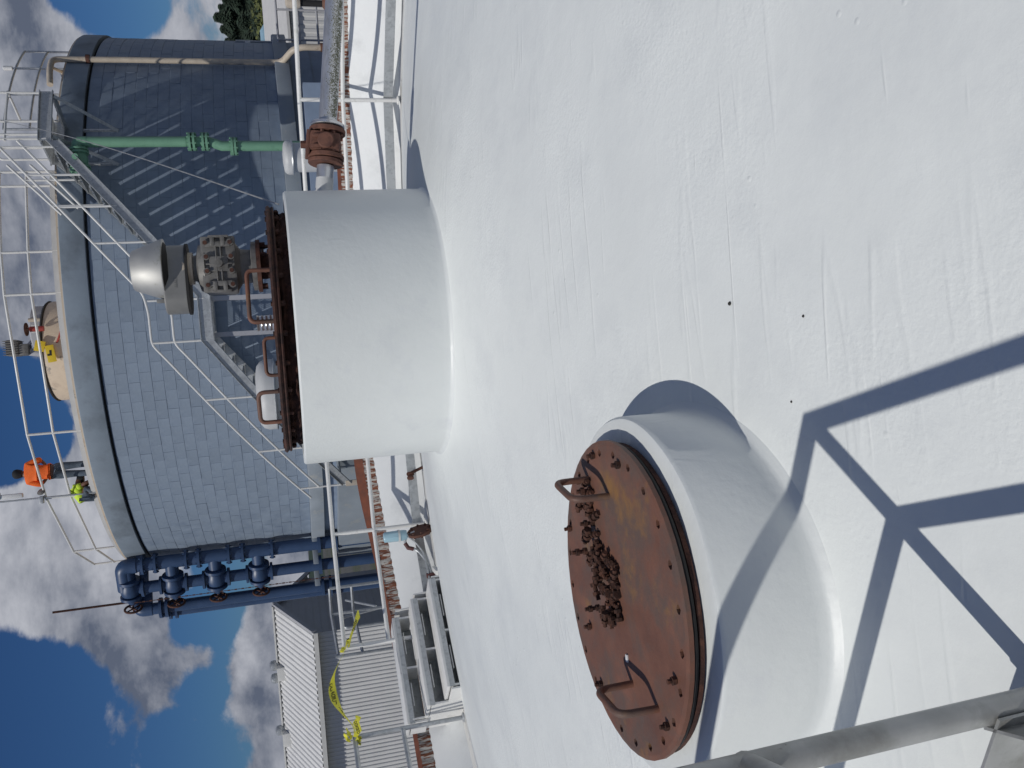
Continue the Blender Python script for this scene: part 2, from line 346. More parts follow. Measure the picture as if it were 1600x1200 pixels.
def ring(prof, name, m, n=480, smooth=True, stuff=False, jit=None):
    vs = []; fs = []; k = 0
    for j in range(n):
        a = 2 * math.pi * j / n; pr_ = prof(a, j); k = len(pr_)
        vs += [(C[0] + r * math.sin(a), C[1] + r * math.cos(a), z) for r, z in pr_]
    for j in range(n):
        q = (j + 1) % n
        for i in range(k - 1): fs.append((k * j + i, k * j + i + 1, k * q + i + 1, k * q + i))
    o = MB().add(vs, fs).build(name, m, tank, smooth=smooth)
    if stuff: o['kind'] = 'stuff'
    return o
ring(lambda a, j: [(5.27, -.08), (5.285, -.03), (5.60, ptop(a)), (5.62, ptop(a))], 'parapet', 'white_wall')
ring(lambda a, j: [(5.86, ptop(a) - .02), (5.86, -5)], 'outer_wall', 'coping', n=120)
def fprof(a, j):
    d = .003 * (1 if (j // 2) % 2 else -1); b_ = ptop(a)
    return [(5.592 + d, b_ - .01), (5.61 + d, b_ + .125)]
ring(fprof, 'flashing', 'rust_band', n=1500, smooth=False, stuff=True)
ring(lambda a, j: [(5.606, ptop(a) + .121), (5.70, ptop(a) + .125 + caph(a)), (5.715, ptop(a) + .11 + caph(a)), (5.715, ptop(a) + .01)], 'flashing_cap', 'rust_red')
ring(lambda a, j: [(5.72, ptop(a) + .01), (5.72, ptop(a) + .10 + caph(a)), (5.90, ptop(a) + .10 + caph(a)), (5.90, ptop(a) - .06)], 'coping', 'coping', smooth=False)

# hub curb on the roof
HX, HY, HR = .42, 5.1, .79
HT = 1.375
tilt = Matrix.Rotation(R(-.5), 3, 'Y')
hp = [(HR + .022, domez(HR + .022) - .006), (HR + .014, domez(HR + .02) + .003), (HR + .004, domez(HR) + .008), (HR, domez(HR) + .02), (HR, domez(HR) + .06), (HR, HT - .01), (HR - .008, HT), (HR - .06, HT), (HR - .07, HT - .01), (HR - .07, .6)]
MB().lathe(hp, (HX, HY, 0), 128, closed=False).build('hub_curb', 'hub', tank)
# manhole curb
MX, MY, MZ, MR = -.636, 2.313, .554, .45
RIMZ = MZ - .055
vs = []; fs = []; n = 120
prf = [(.548, None, 0), (.537, None, .004), (.524, None, .010), (.517, None, .022), (.514, None, .05), (.515, RIMZ - .012, 0), (.508, RIMZ - .002, 0), (.497, RIMZ, 0), (.30, RIMZ, 0)]
for (r, z, dz) in prf:
    for j in range(n):
        a = 2 * math.pi * j / n; x = MX + r * math.sin(a); y = MY + r * math.cos(a)
        zb = domexy(x, y) + dz if z is None else z + .0018 * math.sin(7 * a) * (r > .4)
        if z is None and dz == 0: zb -= .006
        vs.append((x, y, min(zb, RIMZ - .004) if z is None else zb))
for i in range(len(prf) - 1):
    for j in range(n): k = (j + 1) % n; fs.append((i * n + j, (i + 1) * n + j, (i + 1) * n + k, i * n + k))
MB().add(vs, fs).build('manhole_curb', 'hub', tank)

# ---- manhole cover
mh = thing('manhole_cover', (MX, MY, RIMZ), 'round rusty manhole cover with two handles and loose bolts on it', 'manhole cover')
NH = 24
mb = MB(); zt = MZ; zb = MZ - .016
def ringpts(r, n): return [(MX + r * math.sin(2 * math.pi * j / n), MY + r * math.cos(2 * math.pi * j / n)) for j in range(n)]
inner = ringpts(.392, NH * 2); outer = ringpts(.437, NH * 2); mid = ringpts(.4145, NH * 2)
vs = [(MX, MY, zt)]; fs = []
vs += [(x, y, zt) for x, y in inner]; ib = 1
vs += [(x, y, zt) for x, y in outer]; ob_ = ib + NH * 2
vs += [(x, y, zt) for x, y in mid]; mb_ = ob_ + NH * 2
for j in range(NH * 2): fs.append((0, ib + (j + 1) % (NH * 2), ib + j))
base = len(vs)
for h in range(NH):
    j0 = (2 * h) % (2 * NH); j1 = (2 * h + 1) % (2 * NH); j2 = (2 * h + 2) % (2 * NH)
    loop = [ib + j0, ib + j1, ib + j2, mb_ + j2, ob_ + j2, ob_ + j1, ob_ + j0, mb_ + j0]
    hc = Vector((mid[j1][0], mid[j1][1], 0)); st = len(vs)
    ang0 = [math.atan2(vs[q][1] - hc.y, vs[q][0] - hc.x) for q in loop]
    for q in ang0: vs.append((hc.x + .0125 * math.cos(q), hc.y + .0125 * math.sin(q), zt))
    for q in ang0: vs.append((hc.x + .0125 * math.cos(q), hc.y + .0125 * math.sin(q), zb - .01))
    for q in range(8):
        w = (q + 1) % 8; fs.append((loop[q], loop[w], st + w, st + q)); fs.append((st + q, st + w, st + 8 + w, st + 8 + q))
st = len(vs)
rim = ringpts(.45, NH * 2)
vs += [(x, y, zt - .003) for x, y in rim]; vs += [(x, y, zb) for x, y in rim]
for j in range(NH * 2):
    k = (j + 1) % (NH * 2); fs.append((ob_ + j, ob_ + k, st + k, st + j)); fs.append((st + j, st + k, st + NH * 2 + k, st + NH * 2 + j))
mb.add(vs, fs); plate = mb.build('plate', 'rust_primer', mh)
plate.data.polygons.foreach_set('use_smooth', [False] * len(plate.data.polygons))
MB().lathe([(.444, zb), (.447, zb - .006), (.443, zb - .014), (.436, zb - .016), (.30, zb - .016)], (MX, MY, 0), 72, closed=False).build('gasket', 'black', mh)
MB().lathe([(.41, zb - .017), (.438, zb - .02), (.440, zb - .032), (.43, zb - .037), (.30, zb - .037)], (MX, MY, 0), 72, closed=False).build('flange', 'rust_dark', mh)
for (x, y, ang, hh) in ((.305, .085, 78, .11), (-.245, -.15, 86, .11)):
    dx, dy = math.cos(R(ang)) * .085, math.sin(R(ang)) * .085
    pts = rounded([(MX + x - dx, MY + y - dy, MZ - .002), (MX + x - dx * .96, MY + y - dy * .96, MZ + hh), (MX + x + dx * .96, MY + y + dy * .96, MZ + hh), (MX + x + dx, MY + y + dy, MZ - .002)], .035, 5)
    MB().tube(pts, .0105, 10).build('handle', 'rust_primer', mh)
# bolts standing in holes and loose ones heaped on the cover
def bolt_mesh():
    b = MB(); b.tube([(0, 0, 0), (0, 0, .013)], .0145, 6); b.tube([(0, 0, .0125), (0, 0, .058)], .008, 8); b.tube([(0, 0, .03), (0, 0, .043)], .0145, 6)
    return b
bproto = bolt_mesh().build('bolt', 'rust_bolt', None, smooth=False, org=(0, 0, 0))
COL.objects.unlink(bproto); bme = bproto.data; bpy.data.objects.remove(bproto)
def place_bolt(x, y, z, rot, label, group, s=1.0):
    o = bpy.data.objects.new('bolt', bme); COL.objects.link(o); o.location = (x, y, z); o.rotation_euler = rot; o.scale = (s, s, s)
    return tag(o, label, 'bolt', group)
spots = [(.305, .182), (.275, .165), (.24, .165), (.225, .15), (.19, .15), (.155, .14), (.14, .115), (.29, .15), (.262, .18), (.21, .165), (.175, .135), (.165, .155), (.205, .135)]
rb = random.Random(4)
for i in range(34):
    t = rb.random(); cx = .13 - .20 * t; cy = .115 - .10 * t; w = .035 + .03 * math.sin(math.pi * t)
    spots.append((cx + rb.uniform(-w, w) * .5, cy + rb.uniform(-w, w) * 1.35))
occ = []
for (x, y) in spots:
    lay = sum(1 for q in occ if (q[0] - x) ** 2 + (q[1] - y) ** 2 < .021 ** 2); lay = min(lay, 2); occ.append((x, y))
    if rb.random() < .14: rot = (0, 0, rb.uniform(0, 6.28)); z = MZ + lay * .017
    else:
        rot = (R(90) + rb.uniform(-.15, .15), rb.uniform(-.2, .2), rb.uniform(0, 6.28)); z = MZ + .011 + lay * .017
    place_bolt(MX + x, MY + y, z, rot, 'small rusty loose bolt heaped on the manhole cover', 'loose bolts on the manhole cover', rb.uniform(.72, .92))
for (x, y, lb) in ((.402, .10, 'rusty bolt standing in the cover rim beyond the right handle'), (-.16, .256, 'lone rusty bolt standing midway along the far side of the manhole cover'),
                   (.141, .379, 'rusty bolt standing in the far rim of the manhole cover'), (-.133, -.364, 'rusty bolt standing in the near rim of the manhole cover beside the left handle'),
                   (-.322, .195, 'rusty bolt standing at the far left rim behind the left handle'), (-.275, -.293, 'leftmost rusty bolt standing in the near rim of the manhole cover'),
                   (.386, -.101, 'rusty bolt standing at the near right rim of the manhole cover'), (.31, .25, 'rusty bolt standing just behind the right handle of the cover')):
    place_bolt(MX + x, MY + y, MZ - .022, (0, rb.uniform(-.08, .08), rb.uniform(0, 6)), lb, 'bolts standing upright around the manhole cover', .8)
sp = MB(); sp.bbox((MX - .172, MY - .045, MZ + .003), (.022, .012, .006), b=.002)
tag(sp.build('paint_flake', 'lamp_white', None, org=(MX - .172, MY - .045, MZ)), 'tiny white paint flake lying on the rusty manhole cover', 'paint flake')

# ---- small dark debris on the roof
for i, (x, y, r, nm) in enumerate(((.17, 2.06, .0062, 'larger'), (.107, 1.79, .004, 'smaller'), (-.10, 1.86, .0035, 'lowest'))):
    b = MB(); rr = random.Random(i)
    b.lathe([(r * .4, 0), (r, r * .5), (r * .7, r), (r * .2, r * 1.2)], (x, y, domexy(x, y) - .001), 7)
    tag(b.build('pebble', 'speck', None, org=(x, y, domexy(x, y))), ('larger dark crumb on the open white roof', 'small dark crumb on the white roof between the larger one and the shadow', 'tiny dark crumb on the white roof near the manhole shadow')[i], 'debris', 'dark crumbs on the white roof')

# ---- lid on the hub with mixer drive
lid = thing('hub_lid', (HX, HY, HT), 'rust eaten round steel lid with lifting handles on the white hub', 'lid')
LZ = HT + .075
mbl = MB()
prf = [(.60, HT - .02), (.655, HT - .02), (.668, HT + .01), (.652, HT + .03), (.67, HT + .045), (.655, HT + .062), (.60, HT + .062)]
vs = []; fs = []; n = 140; rj = random.Random(8)
for (r, z) in prf:
    for j in range(n):
        a = 2 * math.pi * j / n; q = r + (rj.uniform(-.012, .010) if .61 < r else 0); vs.append((HX + q * math.sin(a), HY + q * math.cos(a), z + (rj.uniform(-.006, .006) if .61 < r else 0)))
for i in range(len(prf) - 1):
    for j in range(n): k = (j + 1) % n; fs.append((i * n + j, (i + 1) * n + j, (i + 1) * n + k, i * n + k))
MB().add(vs, fs).build('neck_flange', 'rust_dark', lid)
MB().lathe([(.40, LZ - .016), (.700, LZ - .016), (.708, LZ - .008), (.700, LZ + .002), (.705, LZ + .006), (.714, LZ + .014), (.705, LZ + .026), (.40, LZ + .027)], (HX, HY, 0), 128).build('plate', 'rust_lid', lid)
for j in range(28):
    a = R(6 + j * 360 / 28); p = pol((HX, HY), .676, a, LZ + .024)
    b = MB(); hexbolt(b, p, (0, 0, 1), .014, .009); b.cyl(p - Vector((0, 0, .065)), p + Vector((0, 0, .009)), .009, 8); hexbolt(b, p - Vector((0, 0, .06)), (0, 0, 1), .016, .018); b.build('bolt', 'rust_lid', lid)
for (x0, y0, x1, y1, h, lb) in ((.70, 4.60, .425, 4.56, .125, 'rightmost front handle'), (.06, 4.60, -.10, 4.68, .115, 'leftmost handle'), (.41, 5.5, .175, 5.52, .085, 'handle at the back'), (.93, 5.2, .885, 5.38, .05, 'low handle at the right')):
    pts = rounded([(x0, y0, LZ + .02), (x0, y0, LZ + .02 + h), (x1, y1, LZ + .02 + h), (x1, y1, LZ + .02)], .035, 5)
    MB().tube(pts, .0115, 10).build('lifting_handle', 'rust_primer', lid)

DX, DY = .80, 5.1; DZ = LZ + .027
dr = thing('mixer_drive', (DX, DY, DZ), 'grey gear drive with belt guard and aluminium cone standing on the hub lid', 'motor drive')
b = MB(); b.lathe([(.075, DZ), (.075, DZ + .05), (.15, DZ + .05), (.15, DZ + .072), (.02, DZ + .072)], (DX, DY, 0), 28)
for j in range(8):
    p = pol((DX, DY), .128, R(22 + 45 * j), DZ + .02); b.cyl(p, p + Vector((0, 0, .07)), .011, 6)
b.build('base_flange', 'rust', dr)
MB().lathe([(.02, DZ + .073), (.14, DZ + .073), (.14, DZ + .098), (.095, DZ + .105), (.10, DZ + .16), (.145, DZ + .19), (.02, DZ + .19)], (DX, DY, 0), 28).build('neck', 'cast_grey', dr)
b = MB(); G0 = DZ + .185; GH = .175; GW = .315; GD = .22
b.bbox((DX, DY, G0 + GH / 2), (GW - .02, GD, GH), b=.02)
b.bbox((DX, DY - GD / 2 - .008, G0 + GH / 2), (GW, .03, GH + .01), b=.012)
b.build('gearbox', 'cast_grey', dr)
yf = DY - GD / 2 - .026
b = MB()
for x in (-.118, -.04, .04, .118):
    for z in (.022, GH - .022): b.cyl((DX + x, yf + .006, G0 + z), (DX + x, yf - .012, G0 + z), .019, 12)
for x in (-.11, .11): b.bbox((DX + x, yf - .006, G0 + GH / 2), (.03, .018, GH * .75), b=.006)
for z in (.05, GH - .05): b.bbox((DX, yf - .004, G0 + z - (.025 if z > .1 else -.025)), (.21, .014, .008), b=.003)
b.bbox((DX, yf - .004, G0 + GH / 2), (.008, .014, GH * .8), b=.003)
for x in (-.135, .135):
    for z in (.06, .115): b.bbox((DX + x * .93, yf - .008, G0 + z), (.055, .024, .026), b=.01)
    b.bbox((DX + x * 1.13, yf - .002, G0 + GH * .47), (.014, .03, GH * .62), b=.005)
b.bbox((DX, yf - .002, G0 + GH / 2), (.085, .016, .10), b=.006)
b.build('cover_ribs', 'cast_grey', dr)
MB().cyl((DX, yf, G0 + GH / 2), (DX, yf - .03, G0 + GH / 2), .021, 18).build('plug', 'cast_grey', dr)
for x in (-.118, -.04, .04, .118):
    for z in (.022, GH - .022):
        q = MB(); hexbolt(q, (DX + x, yf - .012, G0 + z), (0, -1, 0), .0125, .012); q.build('bolt', 'rust', dr)
zc = G0 + GH
MB().lathe([(.15, zc - .01), (.13, zc + .025), (.075, zc + .04), (.07, zc + .075), (.02, zc + .075)], (DX, DY, 0), 28).build('top_bell', 'cast_grey', dr)
b = MB(); z1 = zc + .06
b.lathe([(.02, z1), (.09, z1), (.092, z1 + .025), (.02, z1 + .025)], (DX, DY, 0), 32); b.lathe([(.02, z1 + .026), (.105, z1 + .026), (.108, z1 + .05), (.10, z1 + .055), (.02, z1 + .055)], (DX, DY, 0), 32)
b.build('coupling', 'cream_pipe', dr)
z2 = z1 + .03
# belt guard: long rounded tray running from the drive axis to the left, tapering
def stadium(xa, ra, xb, rb_, z, n=16):
    o = []
    for j in range(n + 1): a = -math.pi / 2 + math.pi * j / n; o.append((xa + ra * math.cos(a), DY + ra * math.sin(a), z))
    for j in range(n + 1): a = math.pi / 2 + math.pi * j / n; o.append((xb + rb_ * math.cos(a), DY + rb_ * math.sin(a), z))
    return o
xa, xb = DX + .03, DX - .15
rings = [stadium(xa, .10, xb, .10, z2), stadium(xa, .105, xb, .105, z2 + .006), stadium(xa, .105, xb, .105, z2 + .12), stadium(xa, .098, xb, .098, z2 + .128)]
vs = [v for q in rings for v in q]; n = len(rings[0]); fs = [tuple(range(n)), tuple(3 * n + j for j in range(n))]
for i in range(3):
    for j in range(n): fs.append((i * n + j, i * n + (j + 1) % n, (i + 1) * n + (j + 1) % n, (i + 1) * n + j))
MB().add(vs, fs).build('belt_guard', 'guard_grey', dr)
rings = [stadium(xa, .112, xb, .112, z2 - .006), stadium(xa, .112, xb, .112, z2 + .008)]
vs = [v for q in rings for v in q]; fs = [tuple(range(n)), tuple(n + j for j in range(n))] + [(j, (j + 1) % n, n + (j + 1) % n, n + j) for j in range(n)]
MB().add(vs, fs).build('guard_rim', 'black', dr)
b = MB()
for j, w in enumerate((.006, .004, .007, .006, .005, .006)): b.box((DX - .115 + j * .0105, DY - .1065, z2 + .062), (w, .003, .013))
b.build('raised_mark', 'guard_grey', dr)
b = MB(); b.bbox((xb - .03, DY - .03, z2 + .15), (.02, .03, .05), b=.004); b.build('bracket', 'guard_grey', dr)
z3 = z2 + .125
MB().lathe([(.02, z3 - .006), (.166, z3 - .006), (.172, z3 - .004), (.172, z3 + .004), (.112, z3 + .160), (.106, z3 + .165), (.02, z3 + .165)], (DX, DY, 0), 48).build('motor_cone', 'cone', dr)
MB().lathe([(.02, z3 - .03), (.12, z3 - .03), (.155, z3 - .006), (.02, z3 - .006)], (DX, DY, 0), 32).build('cone_base', 'black', dr)
cp = thing('metal_canister', (.50, 5.45, LZ + .027), 'small shiny ribbed metal can behind the rusty handle on the lid', 'can')
b = MB(); pr = [(.01, 0)]
for i in range(4): pr += [(.05, .002 + i * .025), (.047, .008 + i * .025), (.047, .02 + i * .025)]
pr += [(.05, .10), (.05, .107), (.01, .107)]
b.lathe([(r, LZ + .03 + z) for r, z in pr], (.50, 5.45, 0), 28); b.build('can_body', 'steel_bright', cp)

# ---- stainless pipe with rusty valve, from hub to the right
pipe = thing('overflow_pipe', (1.24, 5.38, 1.14), 'silver pipe with mossy underside and rusty valve leaving the white hub', 'pipe')
PA = Vector((1.10, 5.39, 1.145)); PD = (Vector((2.51, 5.42, .965)) - Vector((1.356, 5.39, 1.118))).normalized()
def pp(d): return PA + PD * d
MB().tube([pp(.0), pp(.28)], .054, 24).build('stub', 'vent', pipe)
MB().tube([pp(.24), pp(.36)], .053, 24).build('spool', 'stainless', pipe)
MB().tube([pp(.64), pp(1.2), pp(2.2), pp(3.4)], .057, 28).build('barrel', 'stainless', pipe)
b = MB(); rm = random.Random(3)
side = PD.cross(Vector((0, 0, 1))).normalized(); upv = side.cross(PD).normalized()
for i in range(7000):
    d = rm.uniform(.66, 3.3); a = rm.gauss(-30, 19) + 8 * math.sin(d * 9) * math.sin(d * 23); a = max(-80, min(25, a)); s_ = rm.uniform(.001, .0036) * (1.4 if abs(a + 48) < 16 else 1)
    nrm = side * math.cos(R(a)) + upv * math.sin(R(a)); p = pp(d) + nrm * .0572
    t2 = nrm.cross(PD).normalized(); q = [p + (PD * math.cos(k * 1.257 + i) * rm.uniform(.8, 1.5) + t2 * math.sin(k * 1.257 + i)) * s_ for k in range(5)]
    b.add(q + [p + nrm * rm.uniform(.0005, .0016)], [(k, (k + 1) % 5, 5) for k in range(5)])
ms = b.build('lichen', 'moss', pipe); ms['kind'] = 'stuff'
for d, r_, th, m in ((.37, .108, .024, 'rust_valve'), (.40, .112, .03, 'rust_valve'), (.565, .112, .03, 'rust_valve'), (.605, .108, .022, 'steel_bright')):
    f_ = MB(); f_.lathe([(.05, 0), (r_ - .004, 0), (r_, .004), (r_, th - .004), (r_ - .004, th), (.05, th)], pp(d), 40, axis=PD); f_.build('flange', m, pipe)
vb = MB()
vb.lathe([(.06, 0), (.075, .03), (.092, .07), (.092, .10), (.075, .14), (.06, .17)], pp(.41), 28, axis=PD)
vb.bbox(pp(.495) + Vector((0, 0, .012)), (.125, .19, .185), rot=PD.to_track_quat('X', 'Z').to_matrix(), b=.022)
for k in (-1, 1): vb.bbox(pp(.495 + k * .032) - side * 0 + Vector((0, -.095, .03)), (.022, .03, .13), b=.006)
vb.build('valve_body', 'rust_valve', pipe)
MB().lathe([(.02, 0), (.05, 0), (.05, .010), (.044, .016), (.02, .018)], pp(.495) + Vector((0, -.108, .01)), 24, axis=(0, -1, .1)).build('badge', 'rust_valve', pipe)
b = MB(); b.bbox(pp(.50) + Vector((0, 0, .115)), (.15, .15, .026), rot=PD.to_track_quat('X', 'Z').to_matrix(), b=.008); b.build('bonnet', 'rust_valve', pipe)
b = MB(); b.tube([pp(.50) + Vector((0, 0, .12)), pp(.50) + Vector((0, 0, .16))], .024, 6); b.build('plug', 'rust_valve', pipe)
for d in (.57, .44):
    for j in range(8):
        a = R(22.5 + 45 * j); p = pp(d) + (side * math.cos(a) + upv * math.sin(a)) * .09
        q = MB(); hexbolt(q, p - PD * (.022 if d > .5 else 0.005), PD, .013, .022); q.build('bolt', 'rust_valve', pipe)
for d in (1.75, 2.6):
    p = pp(d); zf = domexy(p.x, p.y)
    q = MB(); q.box((p.x, p.y, (p.z + zf) / 2 - .04), (.05, .05, p.z - zf - .04)); q.bbox((p.x, p.y, zf + .01), (.2, .2, .02), b=.004); q.build('support', 'hub', pipe)

# ---- guardrails round the white tank
def guardrail(pts, label, m='rail_paint', z0=0.0, toe=True, ends=(False, False), name='guardrail', group='guardrail sections round the white roof', rr=.0225, side=-.03, toem='galv', mid=.60, top=1.07):
    pts = [Vector(p) for p in pts]
    t = thing(name, (pts[0].x, pts[0].y, z0), label, 'guardrail', group)
    for p in pts:
        b = MB(); b.cyl((p.x, p.y, z0 - .02), (p.x, p.y, z0 + top), rr, 16); b.build('post', m, t)
        b = MB(); b.lathe([(.02, z0 - .02), (.048, z0 - .02), (.048, z0 - .008), (.03, z0 + .002)], (p.x, p.y, 0), 20); b.build('base_plate', m, t)
    tp = [Vector((p.x, p.y, z0 + top)) for p in pts]; md = [Vector((p.x, p.y, z0 + mid)) for p in pts]
    MB().tube(tp, rr, 16).build('top_rail', m, t); MB().tube(md, rr, 16).build('mid_rail', m, t)
    if toe:
        for a, b2 in zip(pts, pts[1:]):
            d = (b2 - a); L = d.length; d.normalize(); nn = Vector((d.y, -d.x, 0)); c = (a + b2) / 2 + nn * side
            q = MB(); q.box((c.x, c.y, z0 + .095), (L + .02, .006, .105), rot=Matrix.Rotation(math.atan2(d.y, d.x), 3, 'Z')); q.build('toe_board', toem, t)
    return t
GR = 5.22
gp = [pol(C, GR, R(a), 0) for a in (88, 60.5, 33, 5, -22.6)]
guardrail(gp + [pol(C, 5.12, R(-37.2), 0)], 'long white guardrail running behind the hub along the far roof edge', side=.03)
gl = [pol(C, 5.02, R(a), 0) for a in (-48.5, -74, -100)]
guardrail(gl, 'guardrail beyond the steps where the caution tape ends', m='galv', side=-.03, toe=False)
P0 = Vector((-.62, 1.256, 0)); zB = domexy(P0.x, P0.y) + .012
PB = P0 + Vector((-.906, .423, 0)) * 1.9; PAe = P0 + Vector((.164, -.986, 0)) * 1.7
near = guardrail([PB, P0, PAe], 'near grey pipe guardrail corner at the lower edge beside the camera', m='galv_near', z0=zB, side=.03, rr=.0243, toem='galv_near', mid=.62, top=1.08)

Pm = Vector((P0.x, P0.y, zB))
near.matrix_world = Matrix.Translation(Pm + Vector((-.026, -.004, 0))) @ Matrix.Rotation(R(-1.05), 4, 'Y') @ Matrix.Translation(-Pm) @ Matrix.Translation((PB.x, PB.y, zB))

# ---- caution tape across the gap
tp = thing('caution_tape', (-2.47, 9.15, 1.06), 'yellow caution tape tied across the gap between two guardrail posts', 'tape')
A_ = pol(C, 5.10, R(-37.2), 1.03); B_ = pol(C, 5.02, R(-48.5), 1.07)
def ribbon(path, w, tw, name, n=24, m='tape'):
    """path: list of points, w: widths, tw: twist angles (deg)"""
    vs = []; fs = []
    for i, p in enumerate(path):
        p = Vector(p); a = path[max(0, i - 1)]; c_ = path[min(len(path) - 1, i + 1)]; t = (Vector(c_) - Vector(a)).normalized()
        up = Vector((0, 0, 1)); up = (up - t * up.dot(t)).normalized(); sd = t.cross(up)
        q = up * math.cos(R(tw[i])) + sd * math.sin(R(tw[i])); vs += [p - q * w[i] / 2, p + q * w[i] / 2]
        nn = t.cross(q).normalized() * .0012; vs += [p + q * w[i] / 2 + nn, p - q * w[i] / 2 + nn]
    for i in range(len(path) - 1):
        k = 4 * i
        for j in range(4): fs.append((k + j, k + (j + 1) % 4, k + 4 + (j + 1) % 4, k + 4 + j))
    MB().add(vs, fs).build(name, m, tp)
def text_part(txt, origin, xdir, updir, size, parent, squeeze=1.0):
    cu = bpy.data.curves.new('lettering', 'FONT'); cu.body = txt; cu.size = size; cu.align_x = 'CENTER'; cu.align_y = 'CENTER'; cu.offset = .0012; cu.resolution_u = 3
    to = bpy.data.objects.new('lettering', cu); COL.objects.link(to)
    bpy.context.view_layer.update()
    me = bpy.data.meshes.new_from_object(to.evaluated_get(bpy.context.evaluated_depsgraph_get()))
    COL.objects.unlink(to); bpy.data.objects.remove(to)
    x = Vector(xdir).normalized(); u = Vector(updir); u = (u - x * u.dot(x)).normalized(); nr = x.cross(u)
    o = ORG[parent.name]
    for v in me.vertices:
        v.co = Vector(origin) + x * v.co.x * squeeze + u * v.co.y + nr * .0035 - o
    me.materials.clear(); me.materials.append(MT['ink'])
    ob = bpy.data.objects.new('lettering', me); COL.objects.link(ob); ob.parent = parent; ob['label'] = 'black printed word ' + txt; return ob
dAB = B_ - A_
path = []; wd = []; tw = []
for i in range(25):
    t = i / 24; sag = .155 * 4 * t * (1 - t) if t < .45 else .155 * 4 * t * (1 - t)
    path.append(A_ + dAB * t + Vector((0, 0, .19 * math.sin(math.pi * min(1, t * 1.12)) * (1 if t < .9 else .9)))); 
    k = math.exp(-((t - .52) / .20) ** 2); wd.append(.02 + .062 * k); tw.append(70 - 62 * k if t < .5 else -(70 - 70 * k) * .8)
ribbon(path, wd, tw, 'tape_strip')
i = 12; xd = (path[14] - path[10]); text_part('CUIDADO', path[12] + Vector((0, -.004, 0)) - Vector((.006, .012, 0)), -xd, (0, 0, -1), .055, tp, .95)
xd = (path[18] - path[15]); text_part('CAUTION', path[17] - Vector((.008, .014, 0)), -xd, (0, 0, -1), .040, tp, .9)
ribbon([A_ + Vector((0, -.03, 0)), A_ + Vector((.10, -.02, -.03)), A_ + Vector((.20, -.02, -.075)), A_ + Vector((.30, -.03, -.12)), A_ + Vector((.37, -.02, -.13))], [.02, .03, .045, .055, .02], [10, 35, 50, 20, 60], 'tape_tail')
text_part('CAUTION', A_ + Vector((.22, -.045, -.083)), (1, 0, -.4), (0, 0, 1), .034, tp, .8)
rk = random.Random(5)
for (q, nm) in ((B_, 4), (A_, 2)):
    for i in range(nm):
        a = q + Vector((rk.uniform(-.03, .03), -.035 + rk.uniform(-.01, .01), rk.uniform(-.05, .05)))
        e = a + Vector((rk.uniform(-.05, .12), rk.uniform(-.03, .0), rk.uniform(-.12, .06))); mdp = (a + e) / 2 + Vector((rk.uniform(-.03, .03), -.03, rk.uniform(-.03, .03)))
        ribbon(arc(mdp, a, e, 5), [.03, .05, .055, .05, .04, .02], [rk.uniform(-80, 80) + k * 18 for k in range(6)], 'tape_knot')
ribbon([B_ + Vector((.02, -.05, .0)), B_ + Vector((.08, -.06, -.04)), B_ + Vector((.16, -.05, -.02)), B_ + Vector((.20, -.05, -.05)), B_ + Vector((.22, -.05, -.02))], [.05, .06, .06, .05, .02], [15, 10, 0, 10, 30], 'tape_tail')
text_part('CUIDADO', B_ + Vector((.12, -.075, -.027)), (1, 0, .2), (0, 0, 1), .04, tp, .7)
# ---- steps up to the parapet
er = Vector((math.sin(R(-40)), math.cos(R(-40)), 0)); et = Vector((math.cos(R(-40)), -math.sin(R(-40)), 0))
rotS = Matrix((et, er, Vector((0, 0, 1)))).transposed()
st0 = Vector((-2.52, 8.58, 0))
stp = thing('steps', (st0.x, st0.y, -.04), 'three white open steps climbing to the parapet behind the caution tape gap', 'steps')
for i, z in enumerate((.16, .335, .52)):
    c = st0 + er * (.33 * i) - et * (.03 * i)
    b = MB(); b.bbox(c + Vector((0, 0, z)), (1.16, .34, .035), rot=rotS, b=.006); b.build('tread', 'rail_paint', stp)
    b = MB(); b.box(c - er * .165 + Vector((0, 0, z - .035)), (1.16, .012, .05), rot=rotS); b.build('nosing', 'galv', stp)
    for k in (-.565, 0, .565):
        b = MB(); b.box(c + et * k + Vector((0, 0, z - .018 - .09)), (.02, .33, .16), rot=rotS); b.build('bearer', 'rail_paint', stp)
    b = MB(); b.box(c + er * .155 + Vector((0, 0, z - .11)), (1.12, .012, .18), rot=rotS); b.build('riser', 'galv', stp)
    for k in (-.28, .28):
        q = c + et * k - er * .12 + Vector((0, 0, z - .08)); MB().cyl(q - et * .12 - er * .03, q + et * .12 - er * .03, .006, 6).build('tie_rod', 'rail_paint', stp)
for k in (-.6, .6):
    a = st0 + et * k - er * .17 + Vector((0, 0, -.04)); b = MB(); d = er * 1.0
    v = [a, a + er * .98, a + er * .98 + Vector((0, 0, .53)), a + er * .66 + Vector((0, 0, .53)), a + er * .64 + Vector((0, 0, .35)), a + er * .34 + Vector((0, 0, .35)), a + er * .32 + Vector((0, 0, .18)), a + Vector((0, 0, .18))]
    n = 8; b.add([p + et * .008 for p in v] + [p - et * .008 for p in v], [tuple(range(n)), tuple(range(2 * n - 1, n - 1, -1))] + [(j, (j + 1) % n, n + (j + 1) % n, n + j) for j in range(n)]); b.build('stringer', 'rail_paint', stp, smooth=False)

